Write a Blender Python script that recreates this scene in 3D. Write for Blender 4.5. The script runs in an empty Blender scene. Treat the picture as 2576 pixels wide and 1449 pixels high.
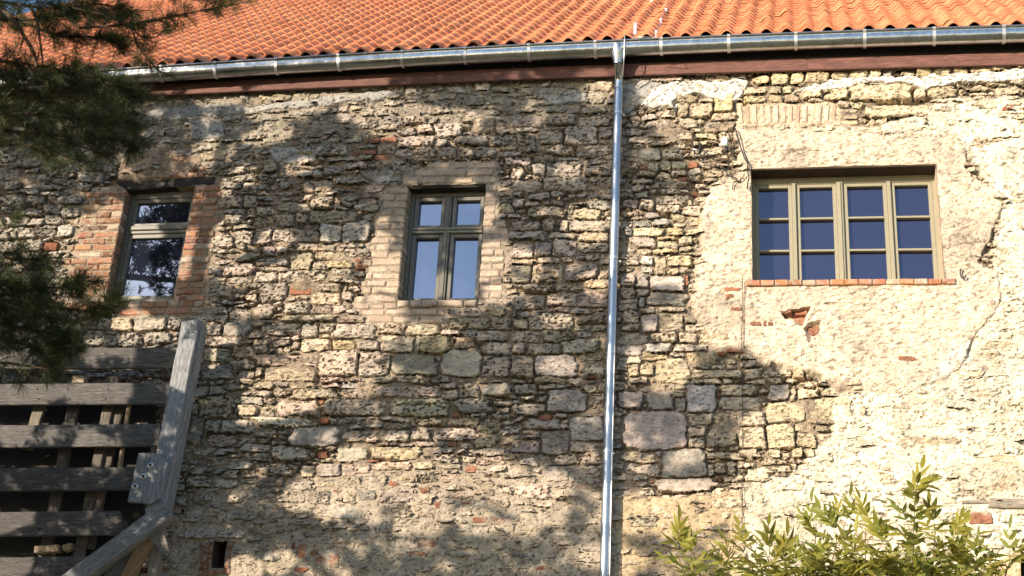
import bpy, math, random
import numpy as np
from mathutils import Matrix, Vector, Euler

rng = np.random.default_rng(7)
random.seed(7)
scene = bpy.context.scene
COL = scene.collection
R = math.radians

# ------------------------------------------------------------------ camera
# pixel numbers below are those of the photograph scaled to 2576 x 1449
CX, CY, F = 1288.0, 724.5, 3870.0
CAM = np.array([0.0, -14.3, 1.6])
_y, _t, _r = R(11.19), R(20.99), R(3.17)
_fwd = np.array([-math.sin(_y)*math.cos(_t), math.cos(_y)*math.cos(_t), math.sin(_t)])
_rt = np.array([math.cos(_y), math.sin(_y), 0.0])
_up = np.cross(_rt, _fwd)
RT = math.cos(_r)*_rt + math.sin(_r)*_up
UP = math.cos(_r)*_up - math.sin(_r)*_rt
cam_d = bpy.data.cameras.new('camera'); cam = bpy.data.objects.new('camera', cam_d); COL.objects.link(cam)
cam_d.sensor_width = 36.0; cam_d.lens = F/2576.0*36.0; cam_d.clip_end = 500; cam_d.clip_start = 0.05
M = Matrix((RT, UP, -_fwd)).transposed().to_4x4(); M.translation = Vector(CAM)
cam.matrix_world = M
scene.camera = cam

# ------------------------------------------------------------------ sky, sun, exposure
SUN_AZ, SUN_EL = R(37.5), R(14.5)        # azimuth measured left of the wall's normal
world = bpy.data.worlds.new('World'); scene.world = world; world.use_nodes = True
nt = world.node_tree; bg = nt.nodes['Background']
sky = nt.nodes.new('ShaderNodeTexSky'); sky.sky_type = 'NISHITA'; sky.sun_disc = False
sky.sun_elevation = SUN_EL; sky.sun_rotation = math.pi + SUN_AZ
sky.air_density = 1.0; sky.dust_density = 0.5; sky.ozone_density = 2.2
nt.links.new(sky.outputs[0], bg.inputs[0]); bg.inputs[1].default_value = 0.145
SUNV = np.array([-math.sin(SUN_AZ)*math.cos(SUN_EL), -math.cos(SUN_AZ)*math.cos(SUN_EL), math.sin(SUN_EL)])
sd = bpy.data.lights.new('sun', 'SUN'); sun = bpy.data.objects.new('sun', sd); COL.objects.link(sun)
sd.energy = 5.0; sd.angle = R(0.5); sd.color = (1.0, 0.85, 0.665)
sun.rotation_euler = Vector(SUNV).to_track_quat('Z', 'Y').to_euler(); sun.location = (-10, -20, 20)
vs = scene.view_settings; vs.view_transform = 'Standard'; vs.look = 'None'; vs.gamma = 1.0
vs.use_curve_mapping = False; vs.exposure = 0.75

# ------------------------------------------------------------------ helpers
def at(px, py, y=0.0):
    px = np.asarray(px, float); py = np.asarray(py, float)
    d = _fwd + ((px-CX)/F)[..., None]*RT - ((py-CY)/F)[..., None]*UP
    t = (y - CAM[1])/d[..., 1]
    return CAM + d*t[..., None]
def prj(P):
    v = np.asarray(P, float)-CAM; k = v@_fwd
    return CX+F*(v@RT)/k, CY-F*(v@UP)/k

def hsh(i, j, s):
    h = (i.astype(np.int64)*374761393 + j.astype(np.int64)*668265263 + s*1442695041) & 0xffffffff
    h = ((h ^ (h >> 13))*1274126177) & 0xffffffff
    h = ((h ^ (h >> 16))*2246822519) & 0xffffffff
    return ((h ^ (h >> 15)) & 0xffffff)/float(0xffffff)*2-1
def vn(X, Z, sx, sz=None, seed=0):
    sz = sz or sx
    u = X/sx+31.7*seed; v = Z/sz+17.3*seed
    i = np.floor(u); j = np.floor(v); fu = u-i; fv = v-j
    fu = fu*fu*fu*(fu*(6*fu-15)+10); fv = fv*fv*fv*(fv*(6*fv-15)+10)
    i = i.astype(np.int64); j = j.astype(np.int64)
    a = hsh(i, j, seed); b = hsh(i+1, j, seed); c = hsh(i, j+1, seed); d = hsh(i+1, j+1, seed)
    return (a*(1-fu)+b*fu)*(1-fv)+(c*(1-fu)+d*fu)*fv
def fbm(X, Z, sx, sz=None, seed=0, o=3, g=.5):
    sz = sz or sx; r = 0; a = 1.0; t = 0
    for k in range(o):
        r = r+a*vn(X, Z, sx, sz, seed+k*11); t += a; a *= g; sx /= 2.03; sz /= 2.03
    return r/t
def sstep(a, b, x):
    t = np.clip((x-a)/(b-a), 0, 1); return t*t*(3-2*t)
def polysd(poly, X, Z):
    "signed distance to a polygon, positive inside"
    P = np.asarray(poly, float); d2 = np.full(X.shape, 1e9); ins = np.zeros(X.shape, bool)
    for k in range(len(P)):
        a = P[k]; b = P[(k+1) % len(P)]; e = b-a
        wx = X-a[0]; wz = Z-a[1]
        t = np.clip((wx*e[0]+wz*e[1])/(e@e+1e-12), 0, 1)
        d2 = np.minimum(d2, (wx-e[0]*t)**2+(wz-e[1]*t)**2)
        c = (a[1] > Z) != (b[1] > Z)
        xx = (b[0]-a[0])*(Z-a[1])/(b[1]-a[1]+1e-12)+a[0]
        ins ^= c & (X < xx)
    d = np.sqrt(d2); return np.where(ins, d, -d)
def W2(pts, y=0.0):
    p = np.asarray(pts, float); q = at(p[:, 0], p[:, 1], y); return q[:, [0, 2]]

WORLD0 = {}
def _origin(o): return WORLD0.get(o.name, np.zeros(3)) if o else np.zeros(3)
def link(o, parent, origin):
    COL.objects.link(o)
    o.location = Vector(np.asarray(origin, float)-_origin(parent))
    if parent: o.parent = parent
    WORLD0[o.name] = np.asarray(origin, float)
    return o
def thing(name, label, cat, loc=(0, 0, 0), group=None):
    o = bpy.data.objects.new(name, None); o.empty_display_size = .2
    link(o, None, loc); o['label'] = label; o['category'] = cat
    if group: o['group'] = group
    return o
def empty(name, parent, loc=(0, 0, 0), label=None):
    o = bpy.data.objects.new(name, None); o.empty_display_size = .1; link(o, parent, loc)
    if label: o['label'] = label
    return o
def mkmesh(name, V, Fq, mat, col=None, smooth=True):
    """V (n,3); Fq list of index arrays, each (m,k)"""
    me = bpy.data.meshes.new(name)
    V = np.asarray(V, np.float32)
    if not isinstance(Fq, (list, tuple)): Fq = [Fq]
    Fq = [np.asarray(f, np.int32) for f in Fq if len(f)]
    loops = np.concatenate([f.ravel() for f in Fq]); tot = np.concatenate([np.full(len(f), f.shape[1]) for f in Fq])
    st = np.concatenate([[0], np.cumsum(tot)[:-1]])
    me.vertices.add(len(V)); me.vertices.foreach_set('co', V.ravel())
    me.loops.add(len(loops)); me.loops.foreach_set('vertex_index', loops.astype(np.int32))
    me.polygons.add(len(tot)); me.polygons.foreach_set('loop_start', st.astype(np.int32))
    me.polygons.foreach_set('loop_total', tot.astype(np.int32))
    me.polygons.foreach_set('use_smooth', np.full(len(tot), smooth))
    me.update(calc_edges=True)
    if col is not None:
        c = np.ones((len(V), 4), np.float32); c[:, :3] = col
        a = me.color_attributes.new('col', 'FLOAT_COLOR', 'POINT'); a.data.foreach_set('color', c.ravel())
    if mat: me.materials.append(mat)
    return me
def obj(name, V, Fq, mat, parent=None, col=None, smooth=True, origin=None, label=None):
    V = np.asarray(V, float)
    if origin is None: origin = (V.min(0)+V.max(0))/2
    me = mkmesh(name, V-np.asarray(origin), Fq, mat, col, smooth)
    o = bpy.data.objects.new(name, me); link(o, parent, origin)
    if label: o['label'] = label
    return o
class MB:
    "collects vertices and faces of one mesh"
    def __init__(s): s.V = []; s.F = {3: [], 4: []}; s.C = []; s.n = 0
    def add(s, V, Fq, col=(1, 1, 1)):
        V = np.asarray(V, float)
        if not isinstance(Fq, list): Fq = [Fq]
        for f in Fq:
            f = np.asarray(f, int)
            if len(f): s.F[f.shape[1]].append(f+s.n)
        s.V.append(V); c = np.empty((len(V), 3)); c[:] = col; s.C.append(c); s.n += len(V)
    def faces(s): return [np.concatenate(f) for f in s.F.values() if f]
    def build(s, name, mat, parent=None, smooth=False, **k):
        return obj(name, np.concatenate(s.V), s.faces(), mat, parent, np.concatenate(s.C), smooth, **k)
BOXF = np.array([[0, 1, 3, 2], [4, 6, 7, 5], [0, 4, 5, 1], [2, 3, 7, 6], [0, 2, 6, 4], [1, 5, 7, 3]])
def box_v(x0, x1, y0, y1, z0, z1):
    return np.array([[x, y, z] for x in (x0, x1) for y in (y0, y1) for z in (z0, z1)], float)
def rbox(front, y0, y1, bev=.006, jit=0.0, ymid=None):
    """box with a bevelled front; front = 4 wall points (x,z) TL TR BR BL, y0 front, y1 back"""
    f = np.asarray(front, float)+(rng.normal(0, jit, (4, 2)) if jit else 0)
    c = f.mean(0); w = np.linalg.norm(f[1]-f[0]); h = np.linalg.norm(f[3]-f[0])
    inn = f+np.sign(c-f)*np.minimum(bev, .3*np.array([w, h]))
    yy = y0+(rng.normal(0, jit*.5, 4) if jit else np.zeros(4))
    V = [[p[0], yy[k], p[1]] for k, p in enumerate(inn)]+[[p[0], yy[k]+bev, p[1]] for k, p in enumerate(f)]+[[p[0], y1, p[1]] for p in f]
    Fq = [[0, 1, 2, 3][::-1]]
    for k in range(4):
        j = (k+1) % 4
        Fq.append([k, j, 4+j, 4+k]); Fq.append([4+k, 4+j, 8+j, 8+k])
    Fq.append([8, 9, 10, 11])
    return np.array(V), np.array(Fq)
def tube(path, rad, n=8, cap=True):
    P = np.asarray(path, float); m = len(P); rad = np.broadcast_to(np.asarray(rad, float), (m,))
    T = np.gradient(P, axis=0); T /= np.linalg.norm(T, axis=1)[:, None]+1e-12
    up = np.array([0, 0, 1.0]) if abs(T[0][2]) < .8 else np.array([1.0, 0, 0])
    V = []; a = np.arange(n)/n*2*np.pi
    nrm = np.cross(T[0], up); nrm /= np.linalg.norm(nrm)
    for k in range(m):
        nrm = nrm-T[k]*(nrm@T[k]); nrm /= np.linalg.norm(nrm); b = np.cross(T[k], nrm)
        V.append(P[k]+rad[k]*(np.cos(a)[:, None]*nrm+np.sin(a)[:, None]*b))
    V = np.concatenate(V); Q = []
    for k in range(m-1):
        i = np.arange(n); j = (i+1) % n
        Q.append(np.c_[k*n+i, k*n+j, (k+1)*n+j, (k+1)*n+i])
    Q = np.concatenate(Q); Tq = []
    if cap:
        V = np.r_[V, P[:1], P[-1:]]; c0 = m*n; i = np.arange(n); j = (i+1) % n
        Tq = np.r_[np.c_[j, i, np.full(n, c0)], np.c_[(m-1)*n+i, (m-1)*n+j, np.full(n, c0+1)]]
    return V, [Q, Tq]
def smoothpath(pts, n=24):
    P = np.asarray(pts, float)
    if len(P) < 3: return np.array([P[0]+(P[1]-P[0])*t for t in np.linspace(0, 1, n)])
    Q = np.r_[[2*P[0]-P[1]], P, [2*P[-1]-P[-2]]]; out = []
    k = max(2, n//(len(P)-1))
    for i in range(1, len(Q)-2):
        for t in np.linspace(0, 1, k, endpoint=False):
            a, b, c, d = Q[i-1:i+3]
            out.append(.5*((2*b)+(c-a)*t+(2*a-5*b+4*c-d)*t*t+(3*b-a-3*c+d)*t**3))
    out.append(P[-1]); return np.array(out)

# ------------------------------------------------------------------ materials
def mat(name, base=(.5, .5, .5), rough=.85, attr=True, n1=(40, .25), n2=(9, .2), bump=((70, .004), (220, .0015)), metal=0.0, spec=.3, stretch=None, coat=0.0):
    m = bpy.data.materials.new(name); m.use_nodes = True; t = m.node_tree; N = t.nodes; L = t.links
    p = N['Principled BSDF']; p.inputs['Roughness'].default_value = rough; p.inputs['Metallic'].default_value = metal
    p.inputs['Specular IOR Level'].default_value = spec
    g = N.new('ShaderNodeNewGeometry'); vec = g.outputs['Position']
    if stretch:
        tc = N.new('ShaderNodeTexCoord'); mp = N.new('ShaderNodeMapping'); mp.inputs['Scale'].default_value = stretch
        L.new(tc.outputs['Object'], mp.inputs[0]); vec = mp.outputs[0]
    if attr:
        a = N.new('ShaderNodeVertexColor'); a.layer_name = 'col'; c = a.outputs[0]
    else:
        a = N.new('ShaderNodeRGB'); a.outputs[0].default_value = (*base, 1); c = a.outputs[0]
    for k, (sc, amt) in enumerate((n1, n2)):
        if not amt: continue
        n = N.new('ShaderNodeTexNoise'); n.inputs['Scale'].default_value = sc; n.inputs['Detail'].default_value = 5; n.inputs['Roughness'].default_value = .65
        L.new(vec, n.inputs['Vector'])
        r = N.new('ShaderNodeMapRange'); r.inputs[1].default_value = .28; r.inputs[2].default_value = .72
        r.inputs[3].default_value = 1-amt; r.inputs[4].default_value = 1+amt; L.new(n.outputs[0], r.inputs[0])
        x = N.new('ShaderNodeVectorMath'); x.operation = 'SCALE'; L.new(c, x.inputs[0]); L.new(r.outputs[0], x.inputs['Scale']); c = x.outputs[0]
    L.new(c, p.inputs['Base Color'])
    nrm = None
    for sc, dist in bump:
        n = N.new('ShaderNodeTexNoise'); n.inputs['Scale'].default_value = sc; n.inputs['Detail'].default_value = 4
        L.new(vec, n.inputs['Vector'])
        b = N.new('ShaderNodeBump'); b.inputs['Distance'].default_value = dist; b.inputs['Strength'].default_value = 1
        L.new(n.outputs[0], b.inputs['Height'])
        if nrm: L.new(nrm, b.inputs['Normal'])
        nrm = b.outputs[0]
    if nrm: L.new(nrm, p.inputs['Normal'])
    return m
M_MAS = mat('masonry', n1=(60, .30), n2=(14, .22), bump=((85, .008), (240, .003)), spec=.15, rough=.95)
M_BRICK = mat('fired_brick', n1=(45, .28), n2=(16, .25), bump=((90, .004), (260, .002)), spec=.15, rough=.92)
def smear(m, col, sc, lo, hi, amt, stretch=None):
    t = m.node_tree; N = t.nodes; L = t.links; p = N['Principled BSDF']; src = p.inputs['Base Color'].links[0].from_socket
    g = N.new('ShaderNodeNewGeometry'); n = N.new('ShaderNodeTexNoise'); n.inputs['Scale'].default_value = sc; n.inputs['Detail'].default_value = 6; n.inputs['Roughness'].default_value = .7
    if stretch:
        tc = N.new('ShaderNodeTexCoord'); mp = N.new('ShaderNodeMapping'); mp.inputs['Scale'].default_value = stretch; L.new(tc.outputs['Object'], mp.inputs[0]); L.new(mp.outputs[0], n.inputs['Vector'])
    else: L.new(g.outputs['Position'], n.inputs['Vector'])
    r = N.new('ShaderNodeMapRange'); r.inputs[1].default_value = lo; r.inputs[2].default_value = hi; r.inputs[4].default_value = amt
    L.new(n.outputs[0], r.inputs[0]); x = N.new('ShaderNodeMix'); x.data_type = 'RGBA'; x.inputs['B'].default_value = (*col, 1)
    L.new(r.outputs[0], x.inputs['Factor']); L.new(src, x.inputs['A']); L.new(x.outputs['Result'], p.inputs['Base Color'])
smear(M_BRICK, (.37, .31, .25), 22, .46, .60, .8)
smear(M_BRICK, (.10, .075, .06), 9, .56, .72, .5)
M_TILE = mat('clay_tile', n1=(14, .2), n2=(3, .16), bump=((120, .0015),), spec=.3, rough=.65)
M_WOODP = mat('red_brown_board', base=(.15, .070, .058), attr=False, n1=(3, .45), n2=(9, .35), bump=((12, .003),), stretch=(1.2, 12, 12), rough=.7)
M_WGREY = mat('weathered_timber', n1=(4, .45), n2=(16, .4), bump=((10, .006), (30, .003)), stretch=(1.0, 14, 14), rough=.9, spec=.15)
M_ZINC = mat('zinc_sheet', base=(.44, .45, .46), attr=False, n1=(5, .25), n2=(26, .2), bump=((5, .006), (19, .0015)), metal=.95, rough=.2, spec=.5)
M_PIPE = mat('zinc_pipe', base=(.42, .46, .52), attr=False, n1=(7, .1), n2=(30, .08), bump=((4, .003),), metal=.9, rough=.36, spec=.5)
smear(M_WGREY, (.035, .032, .032), 6, .52, .66, .85, (1.2, 22, 22)); smear(M_WGREY, (.36, .355, .35), 3, .58, .78, .4, (1.0, 10, 10)); smear(M_WOODP, (.05, .022, .02), 4, .52, .68, .7, (1.0, 9, 9))
smear(M_ZINC, (.16, .16, .15), 5, .52, .72, .7)
M_FRM = mat('glint_olive_paint', base=(.20, .185, .14), attr=False, n1=(20, .1), n2=(60, .08), bump=(), rough=.4, spec=.5)  # lighter olive: sun glints on the bars put into the paint colour
M_FRD = mat('dark_olive_paint', base=(.13, .122, .10), attr=False, n1=(20, .1), n2=(60, .08), bump=(), rough=.4, spec=.5)
M_FRL = mat('olive_beige_paint', base=(.28, .258, .185), attr=False, n1=(20, .08), n2=(60, .06), bump=(), rough=.45, spec=.4)
M_DARK = mat('dark_wood_and_shade', base=(.03, .026, .024), attr=False, n1=(5, .3), n2=(20, .2), bump=((20, .002),), stretch=(1, 10, 10), rough=.8)  # dark wood, also used for sheets that stand in for shade
M_IN = mat('interior_shade', base=(.015, .014, .013), attr=False, n1=(5, 0), n2=(5, 0), bump=())
M_BLACK = mat('black_rubber', base=(.02, .02, .02), attr=False, n1=(5, 0), n2=(5, 0), bump=(), rough=.5)
M_WHITE = mat('white_plastic', base=(.75, .74, .72), attr=False, n1=(20, .1), n2=(60, .1), bump=(), rough=.5)
M_IRON = mat('rusty_iron', base=(.07, .05, .04), attr=False, n1=(60, .3), n2=(60, .1), bump=(), rough=.7)
M_STEEL = mat('galvanised_steel', base=(.6, .6, .6), attr=False, n1=(40, .15), n2=(60, .1), bump=(), metal=.8, rough=.4)
M_BARK = mat('pine_bark', base=(.11, .075, .05), attr=False, n1=(14, .4), n2=(40, .3), bump=((18, .02), (60, .006)), rough=.95)
M_TWIG = mat('pine_twig', base=(.10, .07, .045), attr=False, n1=(30, .3), n2=(80, .2), bump=((60, .004),), rough=.9)
M_GROUND = mat('ground_earth', base=(.15, .14, .08), attr=False, n1=(3, .3), n2=(.6, .25), bump=((20, .02),), rough=.95)
def leafmat(name, tr=.3):
    m = mat(name, n1=(25, .15), n2=(60, .12), bump=(), rough=.5, spec=.35); t = m.node_tree
    p = t.nodes['Principled BSDF']; o = t.nodes['Material Output']
    tl = t.nodes.new('ShaderNodeBsdfTranslucent'); mx = t.nodes.new('ShaderNodeMixShader'); mx.inputs[0].default_value = tr
    src = p.inputs['Base Color'].links[0].from_socket
    t.links.new(src, tl.inputs[0]); t.links.new(p.outputs[0], mx.inputs[1]); t.links.new(tl.outputs[0], mx.inputs[2])
    t.links.new(mx.outputs[0], o.inputs[0]); return m
M_LEAF = leafmat('elder_leaf', .45); M_NEEDLE = leafmat('pine_needle', .15)
def glassmat(name, tint, ior, st):
    m = bpy.data.materials.new(name); m.use_nodes = True; p = m.node_tree.nodes['Principled BSDF']
    p.inputs['Base Color'].default_value = (*tint, 1); p.inputs['Roughness'].default_value = .012
    p.inputs['IOR'].default_value = ior; p.inputs['Specular Tint'].default_value = (*st, 1)
    return m
M_GL = glassmat('window_glass', (.014, .017, .034), 3.7, (.78, .84, 1.0))
M_GL3 = glassmat('window_glass_dim', (.014, .015, .032), 2.2, (.70, .74, 1.0))

# ------------------------------------------------------------------ the house: openings
house = thing('stone_house', 'old rubble stone house with orange tiled roof, zinc gutter and three windows', 'house')
# wall openings as photograph quads TL TR BR BL
OPEN = {'w1': [(321, 477), (490, 470), (436, 757), (266, 757)],
        'w2': [(1027, 470), (1221, 465), (1203, 755), (1001, 755)],
        'w3': [(1890, 430), (2352.5, 418), (2374, 709), (1893, 711)],
        'w4': [(2565, 1392), (2800, 1386), (2800, 1620), (2567, 1620)],
        'w5': [(541, 1366), (571, 1364), (564, 1430), (536, 1428)]}
OPW = {k: W2(v) for k, v in OPEN.items()}

# ------------------------------------------------------------------ stones read off the photograph
# boxes in a 4 x 3 grid of views, each 644 x 483 px, three units to a pixel; letter = kind
TR = {}
TR[0, 0] = """1165 765 1260 835;1330 755 1420 830;1410 750 1470 810;1550 735 1640 780;1700 725 1810 790;1665 830 1840 920;1255 895 1380 950;1130 910 1240 950;1020 920 1120 955;1185 975 1250 1045;1265 980 1375 1045;1200 1045 1360 1095;1520 1125 1700 1215 y;1510 1080 1620 1140;1745 1070 1890 1130;1550 1215 1720 1270;1710 1265 1840 1320;1755 1310 1930 1370;1480 1405 1600 1449;0 1285 180 1360 g;440 1320 580 1355;590 1300 785 1385;410 1355 580 1410;330 1400 470 1449;585 1395 695 1445;0 1365 170 1430;500 1260 590 1310;770 1230 880 1300;640 1255 760 1300"""
TR[1, 0] = """20 720 110 780 y;150 715 260 770 y;280 700 410 780 y;415 690 480 750 y;480 700 575 770 y;1010 655 1120 705 y;1150 655 1280 720;1285 630 1420 700;1460 635 1640 710 w;1650 620 1775 690 w;1790 640 1930 700;50 820 200 860;160 865 280 900;285 815 440 880;630 800 705 850;830 770 910 800;800 830 900 880 y;905 820 1000 880;945 880 1110 940;1115 880 1210 935;1215 885 1310 945;1310 900 1400 935;1355 915 1555 1050;740 880 930 970;915 950 1080 990;1080 970 1200 1015;1235 955 1340 1010;1640 890 1815 1000;1590 735 1740 800;1760 740 1930 800;650 1000 750 1050;755 995 855 1040;660 1045 800 1095 y;1075 1040 1340 1120;1345 1060 1440 1130;460 1100 695 1190;700 1090 890 1135;920 1105 1050 1160;1065 1140 1185 1190;1190 1130 1370 1200;1370 1130 1520 1200;1525 1130 1650 1190;1660 1110 1815 1190;1490 1040 1750 1100;1760 1040 1930 1100;540 1190 760 1230;780 1175 880 1215;25 880 160 925;25 930 210 1000;570 860 740 930;370 920 550 970;50 1240 170 1310;20 1320 95 1375;105 1300 270 1350;150 1350 220 1385 w;180 1385 260 1430 w;110 1390 180 1435;310 1290 490 1350;505 1265 650 1330;650 1240 830 1290;355 1375 580 1449;600 1350 830 1400;30 1395 100 1440;0 1365 140 1392;1030 1230 1120 1255;805 1040 853 1085 r;858 1040 935 1085 r;945 1035 1065 1080 r;705 1135 785 1185 r;795 1125 910 1170 r;900 1175 1020 1215 r;250 1070 340 1105 r"""
TR[2, 0] = """315 610 435 655 w;190 665 320 710 w;490 645 580 700;590 700 715 780 y;620 615 770 695 y;890 700 945 790;400 970 640 1100;200 1000 380 1090;480 1115 760 1180;270 1225 510 1340;530 1250 750 1330;160 1240 250 1320;0 1270 80 1360;230 1345 560 1449;0 1375 220 1449;240 1100 470 1170;0 1030 200 1100;0 880 240 960;250 870 480 940;500 880 760 950;660 960 760 1060;960 1120 1130 1215 g;1140 1130 1290 1200;1530 710 1670 860 Y;1340 795 1515 905 y;1225 735 1390 790 y;1245 905 1400 980 y;1820 590 1930 655 Y;1750 665 1930 730 Y;1760 735 1930 795 Y;890 1240 955 1310;960 1240 1020 1280 r;1025 1240 1110 1290 y;1120 1220 1205 1290 y;930 1295 1080 1340 y;1090 1315 1200 1365;1210 1230 1320 1285 y;1335 1285 1420 1330 g;1330 1340 1420 1380 y;1255 1340 1325 1375 r;910 1350 1060 1390;1080 1380 1300 1420;910 1400 1000 1449;1400 1020 1540 1060 y;1380 1070 1490 1110 y;1450 930 1700 1000 y;1500 870 1700 920 y;1200 1290 1330 1335;1330 1225 1400 1275 r;1245 800 1330 890 y"""
TR[3, 0] = """30 570 155 660 Y;160 575 270 640 Y;275 565 465 635 Y;475 555 615 625 y;625 550 755 605 Y;765 545 870 595 Y;870 545 940 590 w;1020 540 1110 590 y;1115 530 1240 605 Y;1250 535 1385 600 y;1395 515 1500 570 Y;1515 510 1665 560 Y;1680 505 1840 550 Y;1870 500 1932 540 Y;0 665 100 730 y;110 665 180 730 Y;230 680 420 755 Y;425 655 480 725 Y;430 700 615 765 Y;630 655 1090 770 Y;1105 690 1200 755 y;1210 660 1400 750 y;0 740 120 795 y;125 735 245 795 Y;520 780 620 825 y;625 775 720 825 y;730 800 1235 900 y;1250 800 1390 855 y;1215 860 1360 990 y;1640 640 1790 660 y;960 910 1140 980 y;1810 600 1932 645 y;525 830 685 862 B;525 870 568 910 B;572 868 685 908 B;530 915 690 950 B"""
TR[0, 1] = """1650 50 1830 135;1720 185 1830 255;1790 300 1932 400;1770 265 1932 300;1720 135 1870 180;1580 340 1780 430;1690 560 1930 640;1570 570 1690 640;1590 710 1760 800;1700 980 1900 1100 g;1555 980 1690 1090;1580 1095 1840 1175;1560 1185 1740 1280;1530 1310 1770 1420 g;1780 1180 1932 1250 y;1000 940 1255 1050 g;830 950 995 1050 y;740 950 825 1040;630 1060 1055 1160;1065 1055 1290 1140;1262 955 1370 1040;1760 1280 1932 1340;440 255 555 355 w;290 300 435 350;165 375 335 460;0 380 150 470;335 385 440 450 r;475 135 610 205;230 205 335 275;345 195 470 260;100 285 280 350;60 200 210 260;0 20 180 100;330 115 450 175;165 135 320 185;430 40 620 100;200 40 330 100;1770 900 1932 960;1640 940 1730 1010;1840 30 1932 125;1850 140 1932 195"""
TR[1, 1] = """410 40 570 120;400 150 770 240;775 105 935 150 w;150 295 480 385;495 255 635 385 w;655 225 860 385 w;705 370 815 435;330 400 610 458;475 465 640 530 y;265 470 440 610 y;170 415 255 475;75 425 165 490;640 445 900 495;530 535 740 590 y;750 545 860 590 r;750 500 800 540 r;815 495 890 535 r;20 515 255 570;60 575 260 625;560 595 720 640 w;190 615 540 690;545 645 800 700;30 705 240 830;0 610 180 690;0 285 140 410;150 185 295 270;305 165 395 245;0 120 150 180;160 95 390 160;260 720 420 790 r;440 770 640 860 y;210 840 400 930;650 760 740 830;70 990 330 1080;335 1005 470 1100 g;480 1000 600 1065;620 955 820 1000;590 1015 905 1125;340 1115 560 1215 y;585 1130 750 1200 y;910 1005 1130 1085;1140 1005 1370 1085 y;935 1095 1195 1220 y;1255 1095 1470 1230 Y;1208 1090 1250 1220 y;1030 1230 1385 1395 G;1395 1205 1705 1400 G;1345 1245 1415 1300;490 1210 770 1400;775 1225 1010 1400;380 1240 488 1325;770 1145 925 1205;0 1120 90 1210;270 1130 335 1195;0 1250 370 1315;60 1335 470 1430 y;0 1340 55 1410;1520 1120 1660 1190 y;1720 1145 1932 1235;1720 1255 1932 1400;1470 965 1932 1045;1600 1055 1680 1105;1690 1075 1900 1140;1740 890 1890 945 y;1530 885 1720 950;210 935 620 980;1870 640 1932 685;1870 692 1932 730;880 1410 1065 1449;1070 1405 1290 1449;1320 1405 1470 1449"""
TR[2, 1] = """0 60 80 130;120 125 400 210;460 135 670 210 y;10 240 210 310;215 225 330 300;375 225 440 310 y;450 225 740 310 y;0 315 260 370;515 315 735 385 y;270 320 500 360;0 410 165 500;175 395 308 498;315 378 505 500;512 390 730 465;210 505 370 550;505 475 650 520;380 500 470 540;0 520 170 555 y;0 560 150 690;160 555 395 690;400 545 640 680;660 470 740 560;650 565 730 670;250 650 360 700;75 705 540 770;545 668 725 740 y;0 770 250 900;270 762 490 875;510 745 715 880;50 898 145 950;150 882 260 910;270 875 440 912;445 880 620 940;130 920 460 1050;485 925 700 1008;0 965 125 1040 y;0 1048 215 1140;230 1045 470 1128;475 1015 700 1065;500 1070 600 1110;120 1145 370 1230;382 1118 655 1220;0 1148 110 1222;0 1235 170 1400;190 1228 500 1390 g;485 1230 650 1280;525 1285 700 1390;0 1410 100 1449;210 1410 420 1449 y;420 100 460 190;665 1130 700 1200 y;930 0 1030 50 y;1080 40 1310 105;970 70 1080 145;1085 115 1270 168;830 65 950 130;1290 125 1430 195;1000 157 1115 218 g;1195 195 1330 238 y;1335 205 1480 270 y;915 225 1058 275 g;1075 212 1215 270 g;870 198 990 222;1220 245 1330 285 y;918 278 1168 350 Y;1175 278 1305 345 Y;1315 278 1430 335 y;860 280 912 345;875 352 1095 440 g;1120 345 1250 375 Y;1115 382 1260 435 y;1265 350 1370 410 y;1375 362 1405 400 y;1405 340 1540 410 y;840 402 938 470;1070 438 1240 475 Y;1265 412 1350 465 y;945 425 1060 490 y;1390 405 1480 465 y;1075 492 1165 630 y;970 487 1065 568 w;1180 490 1340 570 y;1270 465 1390 488 y;825 478 958 560;960 567 1055 628 w;930 618 1022 735 g;1165 582 1250 630 y;1260 580 1320 620 y;1030 638 1305 762 G;815 628 928 725;930 732 1035 798 g;810 738 925 818;1015 770 1310 868 g;957 792 1008 880 g;810 822 945 900 y;1100 880 1290 920;960 885 1080 938;972 940 1095 1078 g;1100 925 1290 1070 y;840 912 958 1000;800 1015 950 1060;810 1092 1028 1160 g;1040 1073 1250 1150;1255 1073 1410 1150;800 1168 992 1245 g;997 1148 1215 1225 g;1225 1155 1440 1208;985 1228 1170 1275 y;885 1245 980 1305 y;1205 1218 1310 1252;885 1312 970 1400 y;978 1302 1085 1388 y;1095 1265 1350 1449 y;1325 1215 1540 1310 y;800 1248 868 1345 g;1365 1312 1480 1340;1390 1348 1725 1408;1735 1343 1870 1420;1700 1290 1830 1335;1345 1415 1560 1449;895 1408 1030 1449;1540 1193 1608 1240 r;1618 1187 1810 1222 r;1600 732 1730 763 r;1612 782 1680 812 r;1650 882 1740 910 r;1800 985 1888 1025 r;1898 985 1932 1025 r;1355 0 1400 40 r;1300 620 1330 718 r;570 1372 640 1408 r;1305 935 1390 1000 y"""
TR[3, 1] = """75 875 183 925 r;192 880 300 930 r;285 1000 380 1080 r;0 990 50 1025 r;980 1255 1130 1295 r;1260 1382 1350 1412 w;170 1320 265 1425 Y"""
TR[0, 2] = """1480 20 1590 108;1600 25 1720 88;1505 98 1760 258;1435 255 1545 460 g;1565 285 1680 375;1690 288 1920 385;1800 180 1932 255 y;1580 405 1780 475;1460 155 1530 225;1410 705 1590 790;1620 735 1800 790;1425 805 1640 900;1655 830 1870 910;1390 955 1535 1058;1545 945 1740 1058;1745 940 1932 1035;1390 1085 1850 1175;1430 625 1550 690;1345 765 1400 815;1315 865 1410 925;1380 1190 1530 1240;1400 1260 1520 1300"""
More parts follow.
